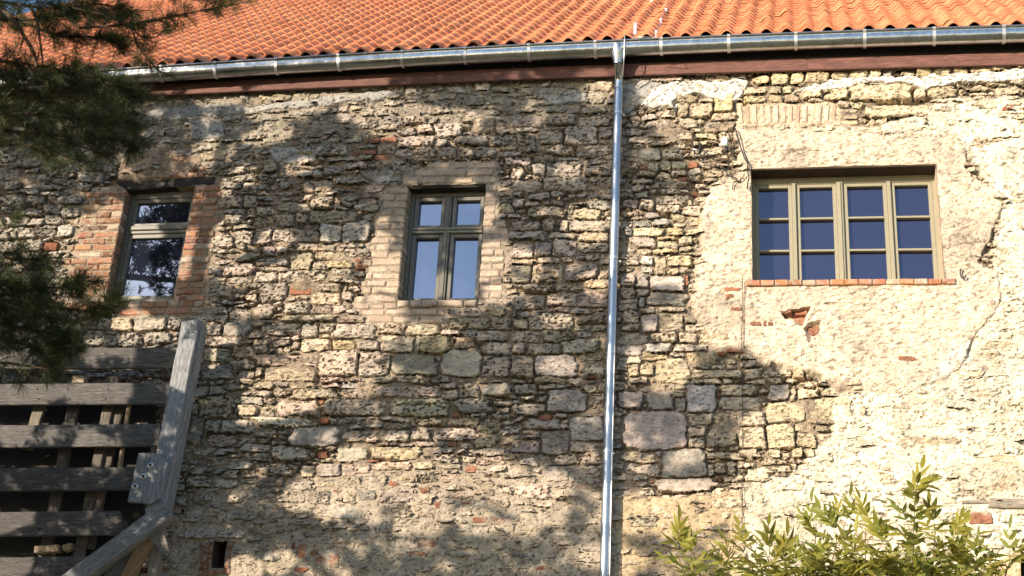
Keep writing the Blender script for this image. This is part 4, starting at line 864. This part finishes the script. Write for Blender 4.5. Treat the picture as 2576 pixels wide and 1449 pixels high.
for x, y in ((379, 1170.5), (361, 1198.5), (340.5, 1223.5)):
    c = at(x, y, yp); V, f = tube([c-np.array([0, .001, 0]), c-np.array([0, .007, 0])], [.033, .031], 18); obj('washer', V, f, M_STEEL, pl)
    V, f = tube([c-np.array([0, .006, 0]), c-np.array([0, .03, 0])], [.014, .011], 8); obj('bolt', V, f, M_IRON, pl)
# battens and blocks behind the boards
for p0, p1, w_, yo, cl in (((196, 1400), (286, 945), 28, .18, C(.15, .13, .11)), ((222, 1380), (305, 990), 26, .22, C(.13, .11, .095)), ((108, 1420), (196, 950), 34, .2, C(.13, .115, .10)), ((66, 1130), (104, 1000), 32, .17, C(.22, .19, .15)), ((296, 1190), (325, 1000), 10, .12, C(.36, .27, .18)), ((228, 1300), (268, 1180), 34, .20, C(.22, .18, .14))):
    timber('batten', p0, p1, w_/265, TY+yo, .05, cl)
for p0, p1, h_, cl in (((86, 1382), (147, 1378), 18, C(.36, .28, .2)), ((182, 954), (211, 953), 20, C(.40, .33, .25)), ((158, 1378), (178, 1372), 16, C(.4, .3, .2))): timber('block', p0, p1, h_/265, TY+.11, .10, cl)
V, f = rbox(W2([(-300, 1010), (395, 1005), (330, 1500), (-300, 1500)], TY+.36), TY+.36, TY+.38, .004); obj('gap_shade_panel', V, f, M_DARK, tf, None, False)  # dark sheet added so the gaps between boards read as deep shade

# ------------------------------------------------------------------ pine tree (left, its shade falls on the wall)
TRK = np.array([-10.9, -6.4, 0.0])
pine = thing('pine_tree', 'dark long-needled pine reaching in from the left before the wall', 'pine tree', TRK)
tp = np.array([TRK+np.array([.15*math.sin(z*.5), .1*math.cos(z*.7), z]) for z in np.linspace(0, 11.2, 12)])
V, f = tube(tp, np.linspace(.26, .05, 12), 14); obj('trunk', V, f, M_BARK, pine)

def needles(pos, dirs, per, length, width, spread=(.25, 1.25), stem=.10):
    n = len(pos); N = n*per; p = np.repeat(pos, per, 0); d = np.repeat(dirs, per, 0)
    d = d/np.linalg.norm(d, axis=1)[:, None]; r = rng.normal(size=(N, 3)); r -= d*(r*d).sum(1)[:, None]; r /= np.linalg.norm(r, axis=1)[:, None]
    th = rng.uniform(*spread, N); nd = d*np.cos(th)[:, None]+r*np.sin(th)[:, None]
    L = length*rng.uniform(.75, 1.2, N); b = p-d*rng.uniform(0, stem, N)[:, None]
    nd = nd+np.array([0, 0, -.06]); tip = b+nd*L[:, None]
    sd_ = np.cross(nd, rng.normal(size=(N, 3))); sd_ /= np.linalg.norm(sd_, axis=1)[:, None]
    mid = b+nd*(L*.55)[:, None]+np.array([0, 0, .004])
    w = width
    V = np.stack([b, mid+sd_*w*.5, tip, mid-sd_*w*.5], 1)
    return V, (b+tip)/2
def needle_faces(N):
    return [np.arange(N)[:, None]*4+np.array([[0, 1, 2, 3]])]
def needle_cols(N, base=(.040, .060, .020), per=1):
    c = np.array(base)*(1+rng.normal(0, .25, (N//per, 1)))*np.array([1, 1, 1])+np.array([.02, .012, 0])*np.clip(rng.normal(0, 1, (N//per, 1)), 0, 2)
    c = np.repeat(np.clip(c, .008, .3), per, 0)
    return np.repeat(c, 4, 0)

# where the pine's shade lies on the wall (photograph px): outline and the sun flecks inside it
SHADE = [(-900, 150), (300, 175), (1000, 165), (1250, 150), (1575, 175), (1612, 250), (1665, 330), (1725, 385), (1768, 450), (1755, 525), (1680, 545), (1600, 560), (1590, 620), (1600, 680), (1680, 700), (1725, 730), (1720, 850), (1790, 890), (1860, 880), (1960, 920), (1995, 960), (1980, 1010), (1905, 1040), (1870, 1090), (1855, 1160), (1860, 1230), (1845, 1290), (1840, 1350), (1790, 1385), (1850, 1440), (1870, 1600), (1900, 1900), (-900, 1900)]
LIT = [(200, 1038, 80, 18), (370, 1043, 75, 16), (180, 1078, 24, 22), (362, 1085, 20, 26), (150, 1143, 26, 20), (120, 1358, 50, 22), (150, 1468, 26, 28), (570, 888, 22, 40), (380, 925, 70, 18), (330, 1180, 24, 14), 
       (790, 243, 60, 12), (900, 240, 70, 14), (740, 272, 90, 20), (700, 262, 60, 16), (985, 292, 60, 16), (1030, 315, 70, 24), (1110, 330, 70, 28), (680, 345, 45, 16), (560, 253, 50, 10), (535, 390, 34, 22), (905, 285, 35, 14),
       (283, 575, 25, 44), (170, 605, 150, 34), (240, 690, 70, 66), (250, 738, 40, 18), (40, 600, 60, 30), (497, 645, 45, 42), (560, 622, 56, 34), (570, 480, 14, 14), (805, 512, 28, 17), (820, 658, 60, 24), (765, 697, 70, 22), (975, 700, 38, 34), (1230, 532, 12, 17), (1243, 660, 36, 30), (830, 760, 66, 28), (730, 780, 34, 18), (975, 765, 32, 18),
       (990, 855, 150, 36), (1090, 880, 60, 24), (820, 868, 75, 24), (720, 962, 130, 24), (720, 988, 120, 28), (690, 1020, 80, 22), (860, 905, 50, 26), (1000, 1140, 74, 22), (990, 1175, 55, 14), (855, 1212, 62, 16), (1240, 1248, 150, 40), (870, 1160, 60, 18), (930, 1245, 60, 20), (1130, 1190, 70, 20), (1180, 1228, 120, 54), (1265, 1268, 80, 54), (1095, 1262, 50, 32), (1020, 1200, 60, 20), (760, 1258, 28, 20), (830, 1285, 24, 15), (712, 1418, 22, 18), (645, 1440, 16, 14), (1040, 1330, 24, 16),
       (1325, 1222, 44, 34), (1393, 1290, 30, 27), (1310, 1330, 28, 34), (1485, 1400, 20, 17), (1690, 1290, 130, 40), (1575, 1420, 20, 20), (1600, 1270, 40, 20), (1735, 1158, 22, 14), (1655, 620, 76, 72), (1475, 540, 36, 16), (1490, 570, 46, 16), (1500, 718, 28, 12), (1495, 600, 30, 12), (1315, 660, 28, 9), (1400, 825, 42, 12), (1310, 815, 24, 13), (1400, 938, 48, 12), (1615, 925, 38, 28), (1695, 930, 44, 44), (1690, 815, 32, 24), (1505, 247, 22, 16), (1515, 220, 24, 12), (1640, 300, 18, 12),
       (700, 1000, 120, 40), (900, 958, 70, 26), (620, 700, 40, 16), (680, 760, 50, 18), (900, 820, 40, 16), (700, 610, 30, 14), (1080, 700, 30, 14), (950, 620, 20, 20), (1150, 790, 60, 14), (1280, 740, 40, 12), (600, 560, 26, 12), (1330, 440, 30, 10), (1440, 440, 24, 12), (618, 975, 42, 22), (620, 1035, 28, 17), (610, 1440, 22, 17), (390, 845, 60, 16), (480, 850, 30, 16), (330, 815, 30, 14), (1180, 1100, 30, 12), (450, 228, 40, 12), (60, 1000, 40, 20), (140, 985, 30, 20), (620, 450, 20, 14), (760, 425, 24, 10), (1160, 480, 20, 10)]
mx = np.arange(-9.5, 2.5, .025); mz = np.arange(-1, GZ1+1.5, .025); MX, MZ = np.meshgrid(mx, mz)
mxx = MX+.05*fbm(MX, MZ, .22, seed=91, o=3); mzz = MZ+.04*fbm(MX, MZ, .2, seed=92, o=3)
sh = polysd(W2(SHADE), mxx, mzz) > 0
for cx, cy, rx, ry in LIT:
    p = at([cx, cx+rx, cx], [cy, cy, cy+ry]); a = p[1, 0]-p[0, 0]; b = p[0, 2]-p[2, 2]
    sh &= ((mxx-p[0, 0])/(a*1.3+.02))**2+((mzz-p[0, 2]-.12*(mxx-p[0, 0]))/(b*1.4+.025))**2 > 1
frame_x0 = at(-60, 700)[0]; offr = (MX < at(0, 700)[0]-.15)
sh |= offr & (polysd(W2(SHADE), mxx, mzz) > 0) & (fbm(MX, MZ, .5, seed=93) < .25)
def on_wall(Pt):   # where the sun throws a point onto the wall plane
    t = Pt[:, 1]/SUNV[1]; Q = Pt-SUNV*t[:, None]; return Q[:, 0], Q[:, 2]
def shaded(Pt):
    x, z = on_wall(Pt); i = np.clip(((x-mx[0])/.025).astype(int), 0, len(mx)-1); j = np.clip(((z-mz[0])/.025).astype(int), 0, len(mz)-1)
    return sh[j, i]
TUF = 9600; jz, jx = np.nonzero(sh); pick = rng.integers(0, len(jx), TUF*4); wxp = mx[jx[pick]]; wzp = mz[jz[pick]]
s_ = np.maximum(2.4, (wxp+7.3)/1.2495)+rng.uniform(.1, 2.3, len(pick)); k_ = s_/(-SUNV[1])
Pt = np.c_[wxp, np.zeros(len(pick)), wzp]+SUNV*k_[:, None]
def inview(Pt, mg=70):
    px, py = prj_v(Pt); return (px > -mg) & (px < 2700) & (py > -mg) & (py < 1520)
def prj_v(Pt):
    v = Pt-CAM; k = v@_fwd; return CX+F*(v@RT)/k, CY-F*(v@UP)/k
Cm = CAM*np.array([1, -1, 1])
def mirrored(Pt, keys=('w2', 'w3')):   # does a window pane show this point's reflection
    t = Cm[1]/(Cm[1]-Pt[:, 1]); x = Cm[0]+(Pt[:, 0]-Cm[0])*t; z = Cm[2]+(Pt[:, 2]-Cm[2])*t; r = np.zeros(len(Pt), bool)
    for k in keys:
        q = OPW[k]; r |= (x > q[:, 0].min()-.12) & (x < q[:, 0].max()+.12) & (z > q[:, 1].min()-.12) & (z < q[:, 1].max()+.12)
    return r
ok = ~inview(Pt) & ~mirrored(Pt) & (Pt[:, 2] > .6); clump = fbm(Pt[:, 0]+Pt[:, 1]*.7, Pt[:, 2], .55, seed=95, o=2)
ok &= clump > -.45
Pt = Pt[ok][:TUF]
qm = OPW['w1']; nm = 2600; ww = np.c_[rng.uniform(qm[:, 0].min(), qm[:, 0].max(), nm), np.zeros(nm), rng.uniform(qm[:, 1].min(), qm[:, 1].max(), nm)]
dm = ww-Cm; Pm = ww+dm*(rng.uniform(3.0, 7.0, nm)/(-dm[:, 1]))[:, None]
cm = fbm(Pm[:, 0], Pm[:, 2], .5, seed=97, o=2); om = shaded(Pm) & ~inview(Pm) & ~mirrored(Pm) & (cm > -.12); Pt = np.r_[Pt, Pm[om][:420]]
axis = np.c_[np.full(len(Pt), TRK[0]), np.full(len(Pt), TRK[1]), Pt[:, 2]-.6]
dr = Pt-axis; dr /= np.linalg.norm(dr, axis=1)[:, None]; dr += rng.normal(0, .35, dr.shape)
Vn, mid = needles(Pt, dr, 29, .115, .0165)
keep = shaded(mid) & shaded(Vn[:, 0]) & shaded(Vn[:, 2]) & ~inview(mid, 20) & ~mirrored(mid)  # out-of-view crown trimmed needle by needle to cast the shade outline and flecks
Vn = Vn[keep]; N = len(Vn)
o = obj('crown', Vn.reshape(-1, 3), needle_faces(N), M_NEEDLE, pine, needle_cols(N), False); o['kind'] = 'stuff'
print('needles', N)
# limbs carrying the crown
nl_ = 0
for k in range(600):
    if nl_ >= 22: break
    z = 2.2+(nl_*.39 if k % 2 else rng.uniform(0, 8.5)); a = rng.uniform(-1.4, 1.1); L = rng.uniform(2.2, 5.6)*(1-.35*max(0, (z-6)/6))
    p0 = np.array([TRK[0], TRK[1], z]); e = p0+np.array([math.cos(a)*L, math.sin(a)*L*.7, .35+rng.uniform(-.1, .5)])
    pts = [p0, p0*.6+e*.4+np.array([0, 0, -.08]), p0*.25+e*.75+np.array([0, 0, .02]), e]
    sp = smoothpath(pts, 12); px, py = prj_v(sp); bad = (px > -40) & (py > -60) & (py < 1500)
    if bad.any(): sp = sp[:max(3, int(np.argmax(bad)))]
    if len(sp) < 4 or shaded(sp).mean() < .97 or mirrored(sp).any(): continue
    nl_ += 1; V, f = tube(sp, np.linspace(.042, .012, len(sp)), 7); obj('limb', V, f, M_BARK, pine)
# boughs seen in the picture: polylines (photograph px) at their distance in front of the wall
def bough(pts, s, tw=1.0, dens=1.0, r0=.016, nl=.095, droop=.0, spread=1.0, sun_gold=0.0):
    P3 = np.array([at(p[0], p[1], -s+(p[2] if len(p) > 2 else 0)) for p in pts]); sp = smoothpath(P3, 30)
    MBt = MB(); V, f = tube(sp, np.linspace(r0, .004, len(sp)), 6); MBt.add(V, f)
    T = np.gradient(sp, axis=0); T /= np.linalg.norm(T, axis=1)[:, None]; tips = []; dirs = []
    L = np.linalg.norm(np.diff(sp, axis=0), axis=1).sum(); n = int(L*52*dens)
    for _ in range(n):
        u = rng.uniform(.12, 1); i = int(u*(len(sp)-1)); b = sp[i]; d = T[i]+rng.normal(0, .75, 3)*np.array([1, 1.2, 1])*spread; d /= np.linalg.norm(d)
        l = rng.uniform(.04, .19)*tw; e = b+d*l+np.array([0, 0, -droop*l]); 
        V, f = tube(np.array([b, (b+e)/2+rng.normal(0, .006, 3), e]), [.0045, .0035, .003], 4, False); MBt.add(V, f)
        m = max(1, int(l/.07))
        for q in range(m): tips.append(b+(e-b)*((q+1)/m)); dirs.append(d+np.array([0, 0, .25]))
    tips.append(sp[-1]); dirs.append(T[-1])
    bo_ = MBt.build('bough', M_TWIG, pine, smooth=True)
    Vn, _ = needles(np.array(tips), np.array(dirs), 46, nl, .0029, (.2, 1.15), .06); Vn = Vn.reshape(-1, 4, 3)
    o = obj('needles', Vn.reshape(-1, 3), needle_faces(len(Vn)), M_NEEDLE, bo_, needle_cols(len(Vn), (.052+.05*sun_gold, .073+.03*sun_gold, .028), 1), False)  # warmer outer boughs: sunlight on the tips put into the needle colour
    o['kind'] = 'stuff'
D0 = 4.0
for pts, s, kw in (
    ([(-115, 60), (-60, 40), (80, 50), (190, 30), (260, 40)], D0, dict(dens=1.3)),
    ([(-115, -30), (-20, 0), (130, 20), (250, 10), (330, 30)], D0+.4, dict(dens=1.2)),
    ([(-110, 20), (60, 60), (160, 90), (250, 95), (310, 112)], D0-.2, dict(dens=1.3)),
    ([(-110, 150), (-40, 150), (90, 165), (220, 190), (300, 222), (345, 240)], D0, dict(dens=1.6, tw=1.1)),
    ([(-110, 200), (-40, 220), (120, 245), (250, 260), (325, 285)], D0-.25, dict(dens=1.6, tw=1.1)),
    ([(-110, 250), (0, 282), (130, 290), (240, 300), (330, 318)], D0+.2, dict(dens=1.6, tw=1.1)),
    ([(-110, 180), (0, 190), (100, 205), (180, 200), (260, 205)], D0-.3, dict(dens=1.4, tw=1.1)),
    ([(-110, 300), (-60, 320), (80, 335), (200, 345), (300, 348), (338, 360)], D0-.1, dict(dens=1.2)),
    ([(-110, 350), (-60, 350), (40, 362), (130, 382), (220, 412)], D0+.15, dict(dens=1.0, tw=.9)),
    ([(-110, 330), (-60, 300), (60, 318), (150, 352), (280, 392)], D0-.3, dict(dens=1.0, tw=.9)),
    ([(120, 10), (230, 30), (320, 62), (345, 110), (372, 150), (402, 182)], D0+.1, dict(dens=.55, r0=.013, tw=.7, sun_gold=.6)),
    ([(200, 70), (320, 62), (380, 52), (450, 38), (530, 22), (632, 4)], D0+.05, dict(dens=.8, r0=.012, tw=.7, sun_gold=.8)),
    ([(330, 62), (352, 90), (392, 92), (420, 70)], D0, dict(dens=.6, r0=.008, tw=.5, sun_gold=.6)),
    ([(380, -40), (440, -12), (520, -8), (580, -16)], D0, dict(dens=.9, r0=.008, tw=.6, sun_gold=.6)),
    ([(-115, 545), (-80, 520), (0, 535), (36, 552)], D0+.2, dict(dens=.8, tw=.7)),
    ([(-115, 600), (-80, 620), (20, 650), (80, 652), (112, 664)], D0+.2, dict(dens=1.4)),
    ([(-115, 660), (-60, 690), (60, 720), (150, 722), (205, 708)], D0+.2, dict(dens=1.3)),
    ([(-115, 720), (-60, 745), (70, 762), (180, 778), (250, 782), (290, 758)], D0+.2, dict(dens=1.2, sun_gold=.3)),
    ([(-115, 770), (-60, 800), (60, 825), (140, 842), (172, 850)], D0+.2, dict(dens=1.4)),
    ([(-115, 830), (-40, 850), (40, 862), (120, 880), (160, 886)], D0+.2, dict(dens=1.4)),
    ([(-115, 880), (-60, 905), (30, 915), (100, 925), (138, 932)], D0+.2, dict(dens=1.1)),
    ([(-100, 800), (-20, 780), (60, 790), (130, 800)], D0+.3, dict(dens=1.2)),
    ([(-100, 640), (-40, 700), (30, 720), (90, 735)], D0+.3, dict(dens=1.2)),
):
    bough(pts, s, **kw)
for pts, r0 in (([(-40, 20), (10, 28), (40, 60), (66, 100), (86, 136), (92, 170)], .022), ([(80, 20), (95, 60), (100, 100), (104, 126), (108, 160)], .013), ([(60, 90), (52, 120), (46, 140)], .008)):
    sp = smoothpath(np.array([at(x, y, -D0-.1) for x, y in pts]), 20); V, f = tube(sp, np.linspace(r0, r0*.6, len(sp)), 8); obj('limb', V, f, M_BARK, pine)

# ------------------------------------------------------------------ elder bush at the lower right
BS = 1.7
bush = thing('elder_bush', 'light green elder bush with narrow pointed leaflets before the sunny wall', 'bush', at(2150, 1449, -BS)*np.array([1, 1, 0]))
def leaflet(L, wd, bend):
    t = np.array([0, .18, .45, .75, 1.0]); wv = np.array([.12, .75, 1, .6, 0])*wd; x = t*L; z = -bend*t*t*L
    V = []
    for k in range(5): V += [(x[k], -wv[k], z[k]+.25*wv[k]), (x[k], 0, z[k]), (x[k], wv[k], z[k]+.25*wv[k])]
    V = np.array(V); F_ = []
    for k in range(4):
        a = k*3; F_ += [[a, a+1, a+4, a+3], [a+1, a+2, a+5, a+4]]
    return V, np.array(F_)
def rotz(a): return np.array(Matrix.Rotation(a, 3, 'Z'))
def roty(a): return np.array(Matrix.Rotation(a, 3, 'Y'))
def rotx(a): return np.array(Matrix.Rotation(a, 3, 'X'))
leaf_mesh = []
for v in range(10):
    mb = MB(); L = .20*rng.uniform(.85, 1.15); npair = 2+(v % 2); cl = np.array([.22, .24, .045])*rng.uniform(.75, 1.25)*np.array([rng.uniform(.9, 1.2), 1, rng.uniform(.7, 1.2)])
    arc = np.array([[t*L, 0, .02*math.sin(t*3)-.045*t*t] for t in np.linspace(0, 1, 6)]); V, f = tube(arc, np.linspace(.0024, .0012, 6), 4, False); mb.add(V, f, cl*1.1)
    spots = [(1.0, 0, 0)]+[(.42+.5*k/npair, sgn, .75-.2*k/npair) for k in range(npair) for sgn in (-1, 1)]
    for t, sgn, ang in spots:
        V, f = leaflet(rng.uniform(.09, .13)*(1.1 if sgn == 0 else 1), rng.uniform(.013, .018), rng.uniform(.1, .6))
        Rm = rotz(sgn*(ang+rng.normal(0, .12)))@roty(rng.normal(.1, .2))@rotx(rng.normal(0, .4)); c = np.array([np.interp(t, np.linspace(0, 1, 6), arc[:, q]) for q in range(3)])
        mb.add(V@Rm.T+c, f, cl*(1+rng.normal(0, .12)))
    leaf_mesh.append(mkmesh('leaf', np.concatenate(mb.V), mb.faces(), M_LEAF, np.concatenate(mb.C), True))
nleaf = 0
def leaf(pos, d, up=None):
    global nleaf
    d = Vector(d).normalized(); up = Vector(up if up is not None else (0, -.5, 1)); x = d; z = (up-x*up.dot(x)).normalized(); y = z.cross(x)
    o = bpy.data.objects.new('leaf', leaf_mesh[rng.integers(0, 10)]); link(o, bush, pos)
    o.rotation_euler = Matrix((x, y, z)).transposed().to_euler(); s = rng.uniform(.85, 1.3); o.scale = (s, s, s); nleaf += 1
shoots = [((1752, 1560), (1700, 1362)), ((1775, 1560), (1752, 1385)), ((1835, 1560), (1830, 1400)), ((1905, 1580), (1880, 1368)), ((1905, 1580), (1935, 1372)), ((1960, 1580), (1975, 1400)), ((2025, 1560), (2052, 1320)), ((2060, 1560), (2105, 1330)), ((2110, 1560), (2122, 1300)), ((2165, 1560), (2178, 1300)), ((2210, 1580), (2230, 1345)), ((2275, 1580), (2290, 1300)), ((2290, 1560), (2302, 1222)), ((2300, 1570), (2352, 1298)), ((2345, 1580), (2392, 1335)), ((2400, 1580), (2420, 1400)), ((2430, 1580), (2470, 1392)), ((2480, 1600), (2540, 1385)), ((2080, 1600), (2060, 1400)), ((2150, 1600), (2160, 1390)), ((2240, 1600), (2260, 1400)), ((2330, 1600), (2320, 1400)), ((2010, 1600), (2000, 1420)), ((2190, 1600), (2200, 1420)), ((2120, 1600), (2100, 1420)), ((1980, 1600), (1950, 1435)), ((2040, 1600), (2036, 1440)), ((2290, 1600), (2300, 1440)), ((2380, 1600), (2370, 1440)), ((2230, 1620), (2225, 1450)), ((2140, 1620), (2140, 1455)), ((1850, 1600), (1850, 1450)), ((1700, 1600), (1690, 1440)), ((2080, 1620), (2085, 1465)), ((2450, 1620), (2440, 1460)), ((2330, 1620), (2340, 1470)), ((2180, 1640), (2175, 1480)), ((2010, 1640), (2020, 1480)), ((2270, 1640), (2270, 1490)), ((1920, 1640), (1900, 1470))]
base = at(2150, 1449, -BS)*np.array([1, 1, 0])
for k, (p0, p1) in enumerate(shoots):
    p1 = (p1[0], p1[1]+(26 if not 2225 < p1[0] < 2400 else 40)); s = BS+rng.uniform(-.6, .5); a, b = at(*p0, -s), at(*p1, -s-.05); m = (a+b)/2+rng.normal(0, .03, 3); root = base+np.array([(a[0]-base[0])*.35, rng.normal(0, .2), 0])
    lowm = root*.4+a*.6+np.array([rng.normal(0, .1), 0, 0])
    sp = smoothpath([root, lowm, a, m, b], 24); V, f = tube(sp, np.linspace(.014, .003, len(sp)), 6); obj('stem', V, f, M_STEM if 'M_STEM' in globals() else M_TWIG, bush)
    n = int(np.linalg.norm(b-a)/.10); ph = rng.uniform(0, 6.28)
    for q in range(n):
        t = (q+.4)/n; p = a+(b-a)*t if t < .5 else m+(b-m)*((t-.5)*2); p = a*(1-t)+b*t+(m-(a+b)/2)*(4*t*(1-t))
        for sgn in (-1, 1):
            if nleaf >= 300: break
            aa = ph+q*1.57+(0 if sgn > 0 else math.pi); d = np.array([math.cos(aa), math.sin(aa)*.8, .55+.5*t]); leaf(p, d)
    for _ in range(2):
        if nleaf < 300: leaf(b, np.array([rng.normal(0, .35), rng.normal(-.2, .3), 1]), (rng.normal(0, .4), -1, .2))
mb = MB(); lo = []
for m in leaf_mesh:
    v = np.empty(len(m.vertices)*3, np.float32); m.vertices.foreach_get('co', v); c = np.empty(len(m.vertices)*4, np.float32); m.color_attributes['col'].data.foreach_get('color', c)
    lo.append((v.reshape(-1, 3), np.array([list(p.vertices) for p in m.polygons if len(p.vertices) == 4]), c.reshape(-1, 4)[:, :3]))
for k in range(300):
    px = rng.uniform(1690, 2560) if k % 3 else rng.uniform(1950, 2460); py = rng.uniform(1425, 1570)+max(0, 1960-px)*.12+max(0, px-2440)*.3
    p = at(px, py, -BS+rng.uniform(-.5, .55)); d = Vector((rng.normal(0, .7), rng.normal(-.15, .6), rng.uniform(.1, 1))).normalized(); up = Vector((rng.normal(0, .3), -.5, 1)); z = (up-d*up.dot(d)).normalized(); y = z.cross(d)
    v, f, c = lo[k % 10]; mb.add(v@np.array((d, y, z))*rng.uniform(.8, 1.25)+p, f, c*rng.uniform(.8, 1.15))
o = mb.build('foliage', M_LEAF, bush, smooth=True); o['kind'] = 'stuff'
print('leaves', nleaf, 'tris', sum(sum(len(p.vertices)-2 for p in m.polygons) for m in {o.data for o in bpy.data.objects if o.type == 'MESH'}) if 0 else '')
